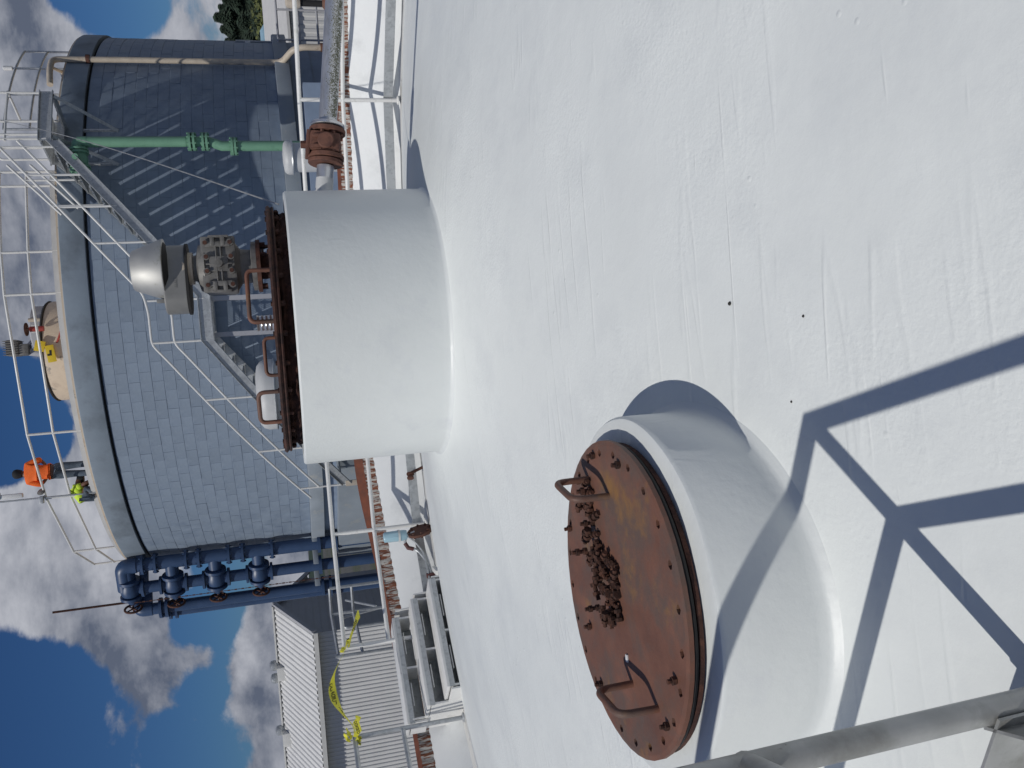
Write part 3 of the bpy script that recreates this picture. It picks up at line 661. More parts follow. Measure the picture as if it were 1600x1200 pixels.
# ---- sampler by the left roof edge
sx, sy = -1.62, 9.72
sm = thing('sampling_tap', (sx, sy, -.04), 'pale blue filter bowl with conduit over a rusty flange in the left gutter', 'sampler')
b = MB(); ax = Vector((.35, -1, .25)).normalized(); fc = Vector((-1.60, 9.66, .105))
b.lathe([(.02, -.03), (.07, -.03), (.072, -.012), (.145, -.012), (.15, -.006), (.15, .016), (.145, .022), (.02, .022)], fc, 28, axis=(.9, -.2, .2)); 
for j in range(8):
    a = R(45 * j); q = Vector((.9, -.2, .2)).normalized(); s1 = q.cross(Vector((0, 0, 1))).normalized(); s2 = s1.cross(q)
    p = fc + (s1 * math.cos(a) + s2 * math.sin(a)) * .118; b.tube([p - q * .03, p + q * .04], .014, 6)
b.build('flange', 'rust', sm)
MB().tube([fc + Vector((-.0, 0, .06)), fc + Vector((-.045, .0, .19))], .02, 10).build('nipple', 'galv', sm)
fb = Vector((-1.62, 9.66, .26))
MB().lathe([(.02, 0), (.055, .0), (.062, .03), (.062, .075), (.02, .075)], fb, 20).build('filter_head', 'aqua_plastic', sm)
MB().lathe([(.02, .076), (.070, .076), (.070, .098), (.02, .098)], fb, 20).build('collar', 'trim', sm)
MB().lathe([(.02, .099), (.064, .099), (.060, .25), (.05, .262), (.02, .268)], fb, 8).build('filter_bowl', 'aqua_plastic', sm)
MB().tube(rounded([fb + Vector((-.03, -.02, .03)), fb + Vector((-.13, -.04, .02)), fb + Vector((-.17, -.06, -.10)), fb + Vector((-.30, -.16, -.19)), fb + Vector((-.55, -.40, -.215)), fb + Vector((-.72, -.58, -.215))], .07), .017, 10).build('conduit', 'galv', sm)
MB().tube(rounded([fb + Vector((.0, -.03, .0)), fb + Vector((-.10, -.05, -.10)), fb + Vector((-.22, -.12, -.17)), fb + Vector((-.55, -.42, -.17)), fb + Vector((-.72, -.58, -.17))], .07), .011, 8).build('cable', 'galv', sm)
MB().tube([fb + Vector((-.085, -.03, .03)), fb + Vector((-.14, -.045, .0)), fb + Vector((-.16, -.055, -.06))], .023, 10).build('elbow', 'maroon', sm)
b = MB(); b.bbox(fb + Vector((-.43, -.29, -.195)), (.05, .06, .09), b=.004); b.build('clamp', 'maroon', sm)
b = MB(); b.bbox(fb + Vector((-.36, -.42, -.24)), (.05, .26, .045), b=.004); b.build('bracket', 'rail_paint', sm)
nz = thing('drain_nozzle', (-1.0, 10.2, 0), 'small rusty capped nozzle in the gutter just left of the hub', 'nozzle')
b = MB(); p = Vector((-.955, 9.98, .12)); b.lathe([(.01, 0), (.045, 0), (.045, .02), (.028, .02), (.028, .05), (.04, .05), (.04, .07), (.01, .07)], p, 14, axis=(-.8, -.5, .1)); b.build('cap', 'rust', nz)
MB().cyl(p, (p.x + .06, p.y + .02, -.05), .018, 8).build('stem', 'rust', nz)

# ================================================================== BLUE TANK
T = (2.98, 25.83); TR = 7.12
RIM, GRV, LEDGE = 5.65, 5.12, 1.15
bt = thing('blue_tank', (T[0], T[1], -5), 'big round blue grey block tank with cream top behind the white roof', 'tank')
MB().lathe([(TR - .0075, .3), (TR - .0075, GRV)], (*T, 0), 160, closed=False).build('wall', 'blue_joint', bt)
MB().lathe([(TR - .10, GRV - .01), (TR - .10, GRV + .06), (TR + .0, GRV + .06)], (*T, 0), 128, closed=False).build('groove', 'blue_dark', bt)
MB().lathe([(TR - .06, GRV + .055), (TR + .055, GRV + .055), (TR + .06, GRV + .065), (TR + .06, RIM - .01), (TR + .05, RIM), (TR - .2, RIM)], (*T, 0), 160, closed=False).build('rim_band', 'blue_rim', bt)
MB().lathe([(TR + .03, RIM + .003), (TR + .03, RIM + .045), (TR - .12, RIM + .045), (TR - .6, RIM + .03), (1.4, RIM + .75), (1.3, RIM + .78)], (*T, 0), 128, closed=False).build('roof', 'cream', bt)
MB().lathe([(TR - .04, LEDGE + .0), (TR + .17, LEDGE - .0), (TR + .19, LEDGE - .03), (TR + .19, LEDGE - .33), (TR - .04, LEDGE - .33)], (*T, 0), 128, closed=False).build('ledge', 'ledge', bt)
MB().lathe([(TR - .04, LEDGE - .33), (TR - .04, -5)], (*T, 0), 96, closed=False).build('footing', 'blue_joint', bt)
MB().lathe([(TR + .44, -5), (TR + .44, .48), (TR - .02, .48)], (*T, 0), 96, a0=R(196), a1=R(262)).build('plinth', 'ledge', bt)
b = MB()
b.lathe([(1.30, RIM + .4), (1.33, RIM + .7), (1.34, 7.36), (1.32, 7.42), (1.0, 7.42)], (1.88, 25.3, 0), 64, closed=False); b.build('centre_curb', 'cream', bt)
# blocks: each one a piece
ROWS, H0 = 17, (GRV - .01 - LEDGE) / 17; NB = 104; dA = 2 * math.pi / NB
def block(r0_, r1_, da, h, jt=.0045):
    b = MB(); g_ = jt / 2 / r1_; nseg = 2; vs = []; fs = []
    for k in range(nseg + 1):
        a = -da / 2 + g_ + (da - 2 * g_) * k / nseg
        for (r, z) in ((r0_, jt / 2), (r1_ - .004, jt / 2), (r1_, jt / 2 + .005), (r1_, h - jt / 2 - .005), (r1_ - .004, h - jt / 2), (r0_, h - jt / 2)):
            vs.append((r * math.sin(a), r * math.cos(a), z))
    m_ = 6
    for k in range(nseg):
        for j in range(m_ - 1): fs.append((k * m_ + j, k * m_ + j + 1, (k + 1) * m_ + j + 1, (k + 1) * m_ + j))
    fs.append(tuple(range(m_))); fs.append(tuple(nseg * m_ + j for j in range(m_)))
    return b.add(vs, fs)
variants = []
for k in range(5):
    o = block(TR - .04, TR + .0016 * k - .0035, dA, H0).build('block', 'blue_wall', None, smooth=False, org=(0, 0, 0)); variants.append(o.data); COL.objects.unlink(o); bpy.data.objects.remove(o)
cand = []
toc = math.atan2(-T[0], -T[1])
for row in range(ROWS):
    for k in range(NB):
        a = dA * (k + (.5 if row % 2 else 0)); d = math.atan2(math.sin(a - toc), math.cos(a - toc))
        if abs(d) < R(80): cand.append((abs(d + R(-14)), row, a))
cand.sort()
rv = random.Random(2); rest = MB()
for i, (d, row, a) in enumerate(cand):
    z = LEDGE + row * H0
    if i < 300:
        o = bpy.data.objects.new('block', rv.choice(variants)); COL.objects.link(o); o.parent = bt
        o.location = (0, 0, z + 5); o.rotation_euler = (0, 0, -a)
    else:
        me = rv.choice(variants); rz = Matrix.Rotation(-a, 3, 'Z')
        rest.add([rz @ v.co + Vector((T[0], T[1], z)) for v in me.vertices], [tuple(p.vertices) for p in me.polygons])
rs = rest.build('block_field', 'blue_wall', bt, smooth=False); rs['kind'] = 'stuff'
# steel kick plate segments standing on the rim
pa = [-80, -62.5, -42, -27.6, -3.3, 3.7, 15.3, 18]       # post angles, compass from the near point
def TA(deg): return R(180 - deg)                    # degrees to the right of the nearest point
for a, b2 in zip(pa, pa[1:]):
    q = MB(); q.sweep([(TR - .13, RIM + .046), (TR - .12, RIM + .046), (TR - .12, RIM + .175), (TR - .13, RIM + .175)], [(TA(a + .12 + (b2 - a - .24) * k / 6), 0) for k in range(7)], T); q.build('kick_plate', 'vent', bt)
br = thing('tank_railing', pol(T, TR - .14, TA(0), RIM + .045), 'thin white railing round the top edge of the blue tank', 'railing')
for a in pa:
    p = pol(T, TR - .15, TA(a), RIM + .04); MB().cyl(p, p + Vector((0, 0, 1.07)), .027, 10).build('post', 'rail_paint', br)
for z, nm in ((1.07, 'top_rail'), (.58, 'mid_rail')):
    pts = []
    for a, b2 in zip(pa, pa[1:]):
        pts.append(pol(T, TR - .15, TA(a), RIM + .04 + z))
    pts.append(pol(T, TR - .15, TA(pa[-1]), RIM + .04 + z))
    MB().tube(pts, .027, 8).build(nm, 'rail_paint', br)
# second railing part beyond the stair platform
br2 = thing('tank_railing', pol(T, TR - .15, TA(40), RIM), 'railing on the right shoulder of the blue tank beyond the stair platform', 'railing')
pb = [27, 36, 45, 54]
for a in pb:
    p = pol(T, TR - .15, TA(a), RIM + .02); MB().cyl(p, p + Vector((0, 0, 1.07)), .025, 10).build('post', 'galv', br2)
for z, nm in ((1.07, 'top_rail'), (.58, 'mid_rail')):
    MB().tube([pol(T, TR - .15, TA(27 + k * 2.7), RIM + .02 + z) for k in range(11)], .025, 8).build(nm, 'galv', br2)
p = pol(T, TR - .15, TA(45), RIM + 1.1)
lb = thing('marker_light', p, 'small white marker light on the railing right of the stair platform', 'light')
MB().cyl(p, p + Vector((0, 0, .06)), .02, 8).build('stem', 'galv', lb); MB().lathe([(.02, 0), (.05, 0), (.05, .17), (.02, .19)], p + Vector((0, 0, .06)), 12).build('lens', 'lamp_white', lb)

# roof gear on the blue tank
rg = thing('roof_hatch', (T[0], T[1], 7.42), 'dark lidded hatch with grey motor on the cream curb of the blue tank', 'hatch')
MB().lathe([(.3, 7.42), (1.32, 7.42), (1.36, 7.45), (1.33, 7.49), (.3, 7.50)], (1.88, 25.3, 0), 48).build('lid', 'black', rg)
MB().lathe([(.2, 7.50), (.62, 7.50), (.62, 7.75), (.55, 7.80), (.2, 7.80)], (2.45, 24.9, 0), 32).build('drum', 'gable', rg)
b = MB(); b.bbox((1.98, 24.75, 8.28), (.42, .5, .30), b=.05); b.bbox((1.92, 24.7, 8.02), (.30, .36, .26), b=.05)
for k in range(7): b.box((1.80 + k * .06, 24.75, 8.30), (.012, .56, .36))
b.build('motor', 'cast_grey', rg)
b = MB(); b.cyl((1.86, 24.72, 7.92), (1.80, 24.7, 7.60), .10, 12); b.cyl((2.02, 24.7, 7.95), (2.35, 24.8, 7.70), .045, 8); b.build('gear_leg', 'gable', rg)
b = MB(); b.cyl((2.65, 24.3, 7.42), (2.65, 24.3, 7.78), .05, 10); b.build('stub_pipe', 'cream_pipe', rg)
b = MB(); b.bbox((2.42, 24.35, 7.62), (.20, .14, .22), b=.02); b.build('junction_box', 'trim', rg)
hw = thing('handwheel_valve', (2.36, 23.6, 7.3), 'red handwheel valve beside the dark hatch on the blue tank', 'valve')
MB().tube([(2.36, 23.75, 7.3), (2.36, 23.75, 7.62)], .07, 10).build('stem', 'red', hw)
b = MB(); b.tube([(2.36 + .15 * math.cos(2 * math.pi * j / 16), 23.75 + .15 * math.sin(2 * math.pi * j / 16), 7.70) for j in range(16)], .022, 8, closed=True); b.tube([(2.22, 23.75, 7.70), (2.50, 23.75, 7.70)], .018, 6); b.cyl((2.36, 23.75, 7.6), (2.36, 23.75, 7.72), .03, 8); b.build('wheel', 'rust_dark', hw)
for (x, z, w, h, lab, rt) in ((1.72, 7.22, .44, .20, 'yellow lower tag with a black symbol hung on the blue tank hatch', -8), (1.93, 7.46, .27, .24, 'plain yellow upper tag hung on the blue tank hatch', 14)):
    o = thing('warning_tag', (x, 23.88, z), lab, 'sign'); b = MB(); b.bbox((x, 23.88, z), (w, .03, h), rot=Matrix.Rotation(R(rt), 3, 'Y'), b=.012); b.build('panel', 'yellow', o)
    if w > .3:
        b = MB(); b.box((x + .02, 23.862, z), (.14, .004, .05)); b.box((x - .03, 23.862, z + .05), (.05, .004, .05)); b.build('symbol', 'ink', o)
for i, (x, y, z0_, z1_) in enumerate(((1.55, 23.9, 6.75, 7.15), (1.95, 23.95, 6.8, 7.3))):
    pass
hs = thing('red_hose', (3.0, 22.5, 6.2), 'dull red hose looping over the cream roof of the blue tank', 'hose')
MB().tube(rounded([(1.7, 24.3, 7.35), (2.1, 23.9, 7.0), (2.6, 23.0, 6.65), (3.2, 21.6, 6.15), (3.8, 20.6, 5.95), (4.3, 20.2, 5.92)], .4), .026, 8).build('hose', 'red', hs)

# ---- people on the blue tank
def skin_mesh(name, verts, edges, m, parent, sub=2, org=None):
    o = ORG[parent.name]
    me = bpy.data.meshes.new(name); me.from_pydata([Vector(v[:3]) - o for v in verts], edges, []); ob = bpy.data.objects.new(name, me); COL.objects.link(ob)
    md = ob.modifiers.new('skin', 'SKIN'); md.use_smooth_shade = True
    for i, v in enumerate(verts):
        r_ = v[3]; rr_ = r_ if isinstance(r_, tuple) else (r_, r_); me.skin_vertices[0].data[i].radius = rr_
        me.skin_vertices[0].data[i].use_root = (i == 0)
    s_ = ob.modifiers.new('sub', 'SUBSURF'); s_.levels = sub; s_.render_levels = sub
    bpy.context.view_layer.update()
    me2 = bpy.data.meshes.new_from_object(ob.evaluated_get(bpy.context.evaluated_depsgraph_get()))
    ob.modifiers.clear(); ob.data = me2; me2.name = name
    me2.materials.clear(); me2.materials.append(MT[m]); me2.polygons.foreach_set('use_smooth', [True] * len(me2.polygons))
    ob.parent = parent; return ob
px, py, pz = -1.10, 20.55, 5.63
man = thing('person', (px, py, pz), 'person in orange shirt, blue jeans and dark cap standing on the blue tank', 'person')
def rel(l): return [(px + a, py + b_, pz + c_, r_) for a, b_, c_, r_ in l]
# body (skin): legs, trunk, neck, head, arms folded in front
body = rel([(0, 0, .93, .13), (0, 0, 1.12, .12), (0, .02, 1.36, .13), (-.01, .03, 1.50, .06), (0, .05, 1.55, .07), (.005, .045, 1.63, .088), (.005, .04, 1.69, .06),
            (.17, .02, 1.42, .055), (.27, .02, 1.16, .042), (.14, .24, 1.12, .034), (.06, .30, 1.15, .03),
            (-.17, .02, 1.42, .055), (-.26, .06, 1.17, .042), (-.12, .26, 1.10, .034), (-.05, .30, 1.10, .03),
            (.085, 0, .86, .085), (.09, .02, .48, .06), (.10, 0, .09, .045), (.10, .13, .04, .04),
            (-.085, 0, .86, .085), (-.09, .01, .48, .06), (-.11, -.02, .09, .045), (-.11, .11, .04, .04)])
ed = [(0, 1), (1, 2), (2, 3), (3, 4), (4, 5), (5, 6), (2, 7), (7, 8), (8, 9), (9, 10), (2, 11), (11, 12), (12, 13), (13, 14), (0, 15), (15, 16), (16, 17), (17, 18), (0, 19), (19, 20), (20, 21), (21, 22)]
skin_mesh('body', body, ed, 'skin', man)
shirt = rel([(0, .0, 1.10, (.165, .125)), (0, 0, .99, (.18, .14)), (0, .01, 1.22, (.17, .13)), (0, .015, 1.38, (.165, .12)), (0, .025, 1.48, (.085, .075)), (.19, .02, 1.41, .085), (.26, .02, 1.22, .078), (.275, .05, 1.13, .07), (-.19, .02, 1.41, .085), (-.25, .04, 1.22, .078), (-.26, .08, 1.14, .07)])
skin_mesh('shirt', shirt, [(0, 1), (0, 2), (2, 3), (3, 4), (3, 5), (5, 6), (6, 7), (3, 8), (8, 9), (9, 10)], 'orange', man)
jeans = rel([(0, 0, 1.0, (.155, .12)), (.09, 0, .80, .105), (.095, .02, .48, .078), (.10, 0, .12, .072), (-.09, 0, .80, .105), (-.095, .01, .48, .078), (-.11, -.02, .12, .072)])
skin_mesh('jeans', jeans, [(0, 1), (1, 2), (2, 3), (0, 4), (4, 5), (5, 6)], 'denim', man)
b = MB(); b.lathe([(.102, 1.62), (.106, 1.655), (.094, 1.70), (.06, 1.73), (.02, 1.74)], (px + .005, py + .045, pz), 18); b.bbox((px + .005, py + .17, pz + 1.63), (.15, .12, .014), b=.005); b.build('cap', 'cap', man)
b = MB(); b.lathe([(.08, 1.545), (.095, 1.59), (.10, 1.625), (.02, 1.63)], (px + .005, py + .03, pz), 16); b.build('hair', 'cap', man)
for s_, y_ in ((.10, .05), (-.11, .03)):
    b = MB(); b.bbox((px + s_, py + y_, pz + .05), (.10, .28, .10), b=.035); b.build('boot', 'boot', man)
qx, qy, qz = -1.63, 20.75, 5.66
mn2 = thing('person', (qx, qy, qz), 'person in lime shirt crouching and reaching down at the blue tank edge', 'person')
def rel2(l): return [(qx + a, qy + b_, qz + c_, r_) for a, b_, c_, r_ in l]
body = rel2([(-.16, 0, .30, .13), (-.06, .02, .44, .12), (.08, .06, .52, .12), (.17, .12, .50, .06), (.24, .17, .47, .078), (.29, .21, .44, .09), (.32, .24, .41, .06),
             (.10, -.10, .46, .055), (.20, -.16, .28, .043), (.27, -.10, .09, .035), (.29, -.06, .03, .03), (.06, .22, .46, .055), (.2, .30, .26, .043), (.28, .26, .08, .035),
             (-.10, -.10, .28, .085), (.10, -.12, .30, .07), (-.02, -.13, .10, .05), (.08, -.13, .03, .04), (-.16, .12, .26, .085), (.06, .18, .28, .07), (-.06, .2, .10, .05), (.04, .2, .03, .04)])
ed = [(0, 1), (1, 2), (2, 3), (3, 4), (4, 5), (5, 6), (2, 7), (7, 8), (8, 9), (9, 10), (2, 11), (11, 12), (12, 13), (0, 14), (14, 15), (15, 16), (16, 17), (0, 18), (18, 19), (19, 20), (20, 21)]
skin_mesh('body', body, ed, 'skin', mn2)
shirt = rel2([(-.04, .02, .45, (.17, .15)), (-.20, .0, .34, (.175, .15)), (.07, .05, .525, (.165, .145)), (.14, .1, .53, (.09, .08)), (.11, -.12, .46, .085), (.17, -.15, .34, .078), (.07, .24, .46, .085), (.15, .28, .34, .075)])
skin_mesh('shirt', shirt, [(0, 1), (0, 2), (2, 3), (2, 4), (4, 5), (2, 6), (6, 7)], 'neon', mn2)
jeans = rel2([(-.17, 0, .27, .155), (-.08, -.11, .27, .105), (.10, -.12, .30, .085), (-.02, -.13, .12, .075), (-.12, .12, .26, .105), (.06, .18, .28, .085), (-.06, .2, .12, .075)])
skin_mesh('jeans', jeans, [(0, 1), (1, 2), (2, 3), (0, 4), (4, 5), (5, 6)], 'denim', mn2)
b = MB(); b.lathe([(.09, .40), (.102, .46), (.085, .53), (.02, .55)], (qx + .28, qy + .2, qz - .02), 16); b.build('hair', 'cap', mn2)
for y_ in (-.13, .2):
    b = MB(); b.bbox((qx + .03, qy + y_, qz + .05), (.27, .10, .10), b=.035); b.build('boot', 'boot', mn2)

# ---- light pole clamped to the tank railing
lpx, lpy = pol(T, TR - .15, TA(-42), 0).x + .02, pol(T, TR - .15, TA(-42), 0).y - .06
lp = thing('light_pole', (lpx, lpy, 6.0), 'slim pole with white lamp heads clamped to the blue tank railing', 'light pole')
MB().cyl((lpx, lpy, 5.72), (lpx, lpy, 7.95), .02, 8).build('pole', 'galv', lp)
b = MB(); b.bbox((lpx + .10, lpy, 7.42), (.10, .12, .46), b=.03); b.build('lamp_head', 'lamp_white', lp)
b = MB(); b.bbox((lpx + .12, lpy, 7.78), (.16, .2, .26), b=.02); b.build('lamp_head', 'cast_grey', lp)
b = MB(); b.lathe([(.02, 0), (.08, .015), (.09, .04), (.06, .06), (.02, .07)], (lpx + .12, lpy - .05, 6.80), 20, axis=(.6, -.6, .3)); b.build('reflector', 'cast_grey', lp)
b = MB(); b.bbox((lpx - .04, lpy, 6.83), (.16, .1, .08), b=.01); b.build('clamp', 'galv', lp)

# ================================================================== STAIR ROUND THE BLUE TANK
ri, ro = TR + .14, 8.1
stv = thing('staircase', pol(T, 7.7, TA(0), -4), 'grey steel staircase with landing wrapped round the front of the blue tank', 'staircase')
A1, A2, B1, B2 = -5.2, 17.8, -37.5, -11.5       # upper flight A1..A2, lower flight B1..B2
zl = 3.04
def zu(a): return zl + (5.615 - zl) * (a - A1) / (A2 - A1)
def zlo(a): return zl - (zl - .43) * (B2 - a) / (B2 - B1)
def channel(r, a0, a1, zf, name, flip):
    n_ = 12; w = .055 * flip
    pr_ = [(r, -.25), (r + w, -.25), (r + w, -.235), (r + .008 * flip, -.235), (r + .008 * flip, -.015), (r + w, -.015), (r + w, 0), (r, 0)]
    MB().sweep(pr_, [(TA(a0 + (a1 - a0) * k / n_), zf(a0 + (a1 - a0) * k / n_)) for k in range(n_ + 1)], T).build(name, 'galv', stv, smooth=False)
for r, fl_ in ((ro, 1), (ri, -1)):
    channel(r, A1, A2, zu, 'stringer', fl_); channel(r, B1, B2, zlo, 'stringer', fl_); channel(r, B2, A1, lambda a: zl, 'landing_beam', fl_)
    channel(r, A2, 26.3, lambda a: 5.75, 'platform_beam', fl_)
# grating treads, one object each, shared meshes
def tread_mesh(w_ang, depth_m):
    b = MB(); n_ = 12
    for k in range(n_ + 1):
        a = -w_ang / 2 + w_ang * k / n_
        b.sweep([(ri + .03, -.032), (ro - .02, -.032), (ro - .02, 0), (ri + .03, 0)], [(math.pi - a - .0005, 0), (math.pi - a + .0005, 0)], (0, 0))
    for r in [ri + .03 + (ro - ri - .05) * q for q in (0, .25, .5, .75, 1.0)]:
        b.sweep([(r - .004, -.032), (r + .004, -.032), (r + .004, 0), (r - .004, 0)], [(math.pi + w_ang / 2 - w_ang * k / 2, 0) for k in range(3)], (0, 0))
    return b
tw_ = .26 / 7.7
o = tread_mesh(tw_, .26).build('tread', 'galv', None, smooth=False, org=(0, 0, 0)); tme = o.data; COL.objects.unlink(o); bpy.data.objects.remove(o)
so = ORG[stv.name]
def put_tread(a, z):
    o = bpy.data.objects.new('tread', tme); COL.objects.link(o); o.parent = stv; o.location = Vector((T[0], T[1], z)) - so; o.rotation_euler = (0, 0, R(a))
for k in range(13): a = A1 + (A2 - A1) * (k + .5) / 13; put_tread(a, zu(a) - .06)
for k in range(14): a = B1 + (B2 - B1) * (k + .5) / 14; put_tread(a, zlo(a) - .06)
def grating(a0, a1, z, name):
    b = MB(); n_ = int((a1 - a0) * R(1) * 7.7 / .035)
    for k in range(n_ + 1):
        a = TA(a0 + (a1 - a0) * k / n_); b.sweep([(ri + .03, z - .032), (ro - .02, z - .032), (ro - .02, z), (ri + .03, z)], [(a - .0004, 0), (a + .0004, 0)], T)
    for q in range(9):
        r = ri + .03 + (ro - ri - .05) * q / 8
        b.sweep([(r - .004, z - .032), (r + .004, z - .032), (r + .004, z), (r - .004, z)], [(TA(a0 + (a1 - a0) * k / 4), 0) for k in range(5)], T)
    b.build(name, 'galv', stv, smooth=False)
grating(B2, A1, zl - .02, 'landing_grating'); grating(A2, 26.3, 5.73, 'platform_grating')
def rails(r, zoff, name, segs, rad=.024):
    pts = []
    for (a0, a1, zf, n_) in segs:
        for k in range(n_): a = a0 + (a1 - a0) * k / n_; pts.append(pol(T, r, TA(a), zf(a) + zoff))
    a, zf = segs[-1][1], segs[-1][2]; pts.append(pol(T, r, TA(a), zf(a) + zoff))
    MB().tube(rounded(pts, .12, 3), rad, 8).build(name, 'rail_paint', stv)
segs = [(B1 - 2.2, B2 - .6, zlo, 12), (B2 - .2, A1 + .2, lambda a: zl, 3), (A1 + .6, A2, zu, 12)]
rails(ro - .01, .92, 'handrail', segs); rails(ro - .01, .50, 'mid_rail', [(B1, B2 - .6, zlo, 12), (B2 - .2, A1 + .2, lambda a: zl, 3), (A1 + .6, A2, zu, 12)])
rails(ri, .92, 'inner_handrail', [(9, A2, zu, 6)]); rails(ri, .50, 'inner_mid_rail', [(10, A2, zu, 6)])
for a in (B1, -29.5, -20.3):
    p = pol(T, ro - .01, TA(a), zlo(a) - .12); MB().cyl(p, p + Vector((0, 0, 1.04)), .022, 8).build('post', 'rail_paint', stv)
for a in (B2, A1 - .4):
    p = pol(T, ro - .01, TA(a), zl - .12); MB().cyl(p, p + Vector((0, 0, 1.04)), .022, 8).build('post', 'rail_paint', stv)
for a in (2.6, 7.8, 12.5, 16.8):
    p = pol(T, ro - .01, TA(a), zu(a) - .12); MB().cyl(p, p + Vector((0, 0, 1.04)), .022, 8).build('post', 'rail_paint', stv)
for a in (10.5, 15):
    p = pol(T, ri, TA(a), zu(a) - .12); MB().cyl(p, p + Vector((0, 0, 1.04)), .022, 8).build('post', 'rail_paint', stv)
# top platform rails
for r in (ro - .01,):
    for z in (1.07, .58): MB().tube([pol(T, r, TA(A2), 5.75 + z), pol(T, r, TA(22), 5.75 + z), pol(T, r, TA(26.3), 5.75 + z), pol(T, ri, TA(26.6), 5.75 + z)], .024, 8).build('platform_rail', 'rail_paint', stv)
    for a in (A2 + .3, 26.1): p = pol(T, r, TA(a), 5.6); MB().cyl(p, p + Vector((0, 0, 1.22)), .024, 8).build('post', 'rail_paint', stv)
p = pol(T, ri, TA(26.6), 5.6); MB().cyl(p, p + Vector((0, 0, 1.22)), .024, 8).build('post', 'rail_paint', stv)
for (a_, rr_) in ((20, ro - .01), (20, ri)):
    q0 = pol(T, rr_, TA(a_ - 1.2), 5.75); q1 = pol(T, rr_, TA(a_ + 1.0), 5.75)
    MB().tube(rounded([q0, q0 + Vector((0, 0, .95)), q1 + Vector((0, 0, .95)), q1], .14, 4), .024, 8).build('hoop', 'rail_paint', stv)
for a in (18.5, 25.5):      # triangular brackets to the wall
    b = MB(); p1 = pol(T, ro, TA(a), 5.5); p2 = pol(T, TR, TA(a), 5.5); p3 = pol(T, TR, TA(a), 4.5); tt = Vector((math.cos(TA(a)), -math.sin(TA(a)), 0)) * .02
    b.tube([p1, p2], .05, 4); b.tube([p1, p3], .045, 4); b.tube([p2, p3], .04, 4); b.build('bracket', 'galv', stv, smooth=False)
for a in (B2 + .5, A1 - .5):    # dark landing legs
    b = MB(); p = pol(T, 7.9, TA(a), zl - .25); b.box((p.x, p.y, (p.z - .6) / 2), (.09, .09, p.z + .6)); b.build('leg', 'gable', stv)
for a in (B1 + .2,):
    b = MB(); p = pol(T, ro, TA(a), 0); b.box((p.x, p.y, -.05), (.12, .12, .8)); b.build('foot', 'cream_pipe', stv)

# ---- pipes on the blue tank
def flg(b, p, r, th=.04, ax=(0, 0, 1), n=20): b.lathe([(r * .5, -th / 2), (r, -th / 2), (r, th / 2), (r * .5, th / 2)], p, n, axis=ax)
gx, gy = 5.46, 18.25
gpz = thing('green_pipe', (gx, gy, 0), 'pale green vertical pipe with flanged joints on the right of the blue tank', 'pipe')
MB().tube([(gx, gy, 4.95), (gx, gy, 3.05)], .105, 20).build('upper_pipe', 'green', gpz)
MB().tube([(gx - .10, gy - .02, 2.15), (gx - .11, gy - .02, -.5)], .105, 20).build('lower_pipe', 'green', gpz)
MB().tube([(gx, gy, 3.05), (gx, gy, 2.62), (gx - .10, gy - .02, 2.36), (gx - .10, gy - .02, 2.15)], .10, 16).build('offset_joint', 'green', gpz)
for (dx, z) in ((0, 2.98), (0, 2.90), (0, 2.72), (0, 2.65), (-.10, 2.16), (-.10, 2.10)):
    b = MB(); flg(b, (gx + dx, gy, z), .185, .045)
    for j in range(8): a = R(45 * j + 20); b.tube([(gx + dx + .165 * math.cos(a), gy + .165 * math.sin(a), z - .05), (gx + dx + .165 * math.cos(a), gy + .165 * math.sin(a), z + .05)], .02, 6)
    b.build('flange', 'green', gpz)
MB().tube(rounded([(gx, gy, 4.90), (gx, gy, 5.08), (gx - .2, gy - .01, 5.08)], .14, 5), .11, 16).build('elbow', 'green', gpz)
va = Vector((-1, -.05, -.06)).normalized(); v0 = Vector((gx - .12, gy - .01, 5.08))
b = MB(); b.lathe([(.05, 0), (.11, .0), (.11, .10), (.155, .14), (.17, .24), (.155, .34), (.11, .38), (.11, .5), (.05, .52)], v0, 20, axis=va); b.build('valve_body', 'green', gpz)
for d_ in (.05, .11, .40, .46):
    b = MB(); p = v0 + va * d_; flg(b, p, .195, .04, va); s1 = va.cross(Vector((0, 0, 1))).normalized(); s2 = s1.cross(va)
    for j in range(8): a = R(45 * j + 12); q = p + (s1 * math.cos(a) + s2 * math.sin(a)) * .155; b.tube([q - va * .045, q + va * .045], .02, 6)
    b.build('flange', 'green', gpz)
b = MB(); b.cyl(v0 + va * .24 + Vector((0, -.1, 0)), v0 + va * .24 + Vector((0, -.26, .02)), .06, 10); b.build('bonnet', 'green', gpz)
cx, cy = 8.02, 20.62
cdt = thing('cream_conduit', (cx, cy, 0), 'thin cream pipe running down the right shoulder of the blue tank', 'pipe')
MB().tube(rounded([(cx - .75, cy - .5, 5.90), (cx - .36, cy - .30, 5.93), (cx + .0, cy, 5.93), (cx + .03, cy + .03, 4.4), (cx + .03, cy + .03, 1.25)], .16, 5), .065, 12).build('pipe', 'cream_pipe', cdt)
MB().tube(rounded([(cx + .03, cy + .03, 1.30), (cx + .02, cy, .98), (cx + .16, cy - .42, .72), (cx + .20, cy - .50, .5), (cx + .20, cy - .5, -.6)], .14, 4), .075, 12).build('lower_bend', 'cream_pipe', cdt)
for z, m_ in ((5.20, 'rust'), (1.02, 'rust'), (.02, 'rust_primer')):
    b = MB(); flg(b, (cx + (.03 if z > 1.0 else .2), cy + (.03 if z > 1.0 else -.5), z), .10, .08 if z > .5 else .14); b.build('collar', m_, cdt)
b = MB(); b.tube([(cx - .25, cy - .22, 5.93), (cx - .25, cy + .15, 5.75)], .035, 8); b.lathe([(.02, 0), (.12, .0), (.04, .12)], (cx - .25, cy + .2, 5.72), 12, axis=(0, -1, .4)); b.build('bracket', 'cream_pipe', cdt)

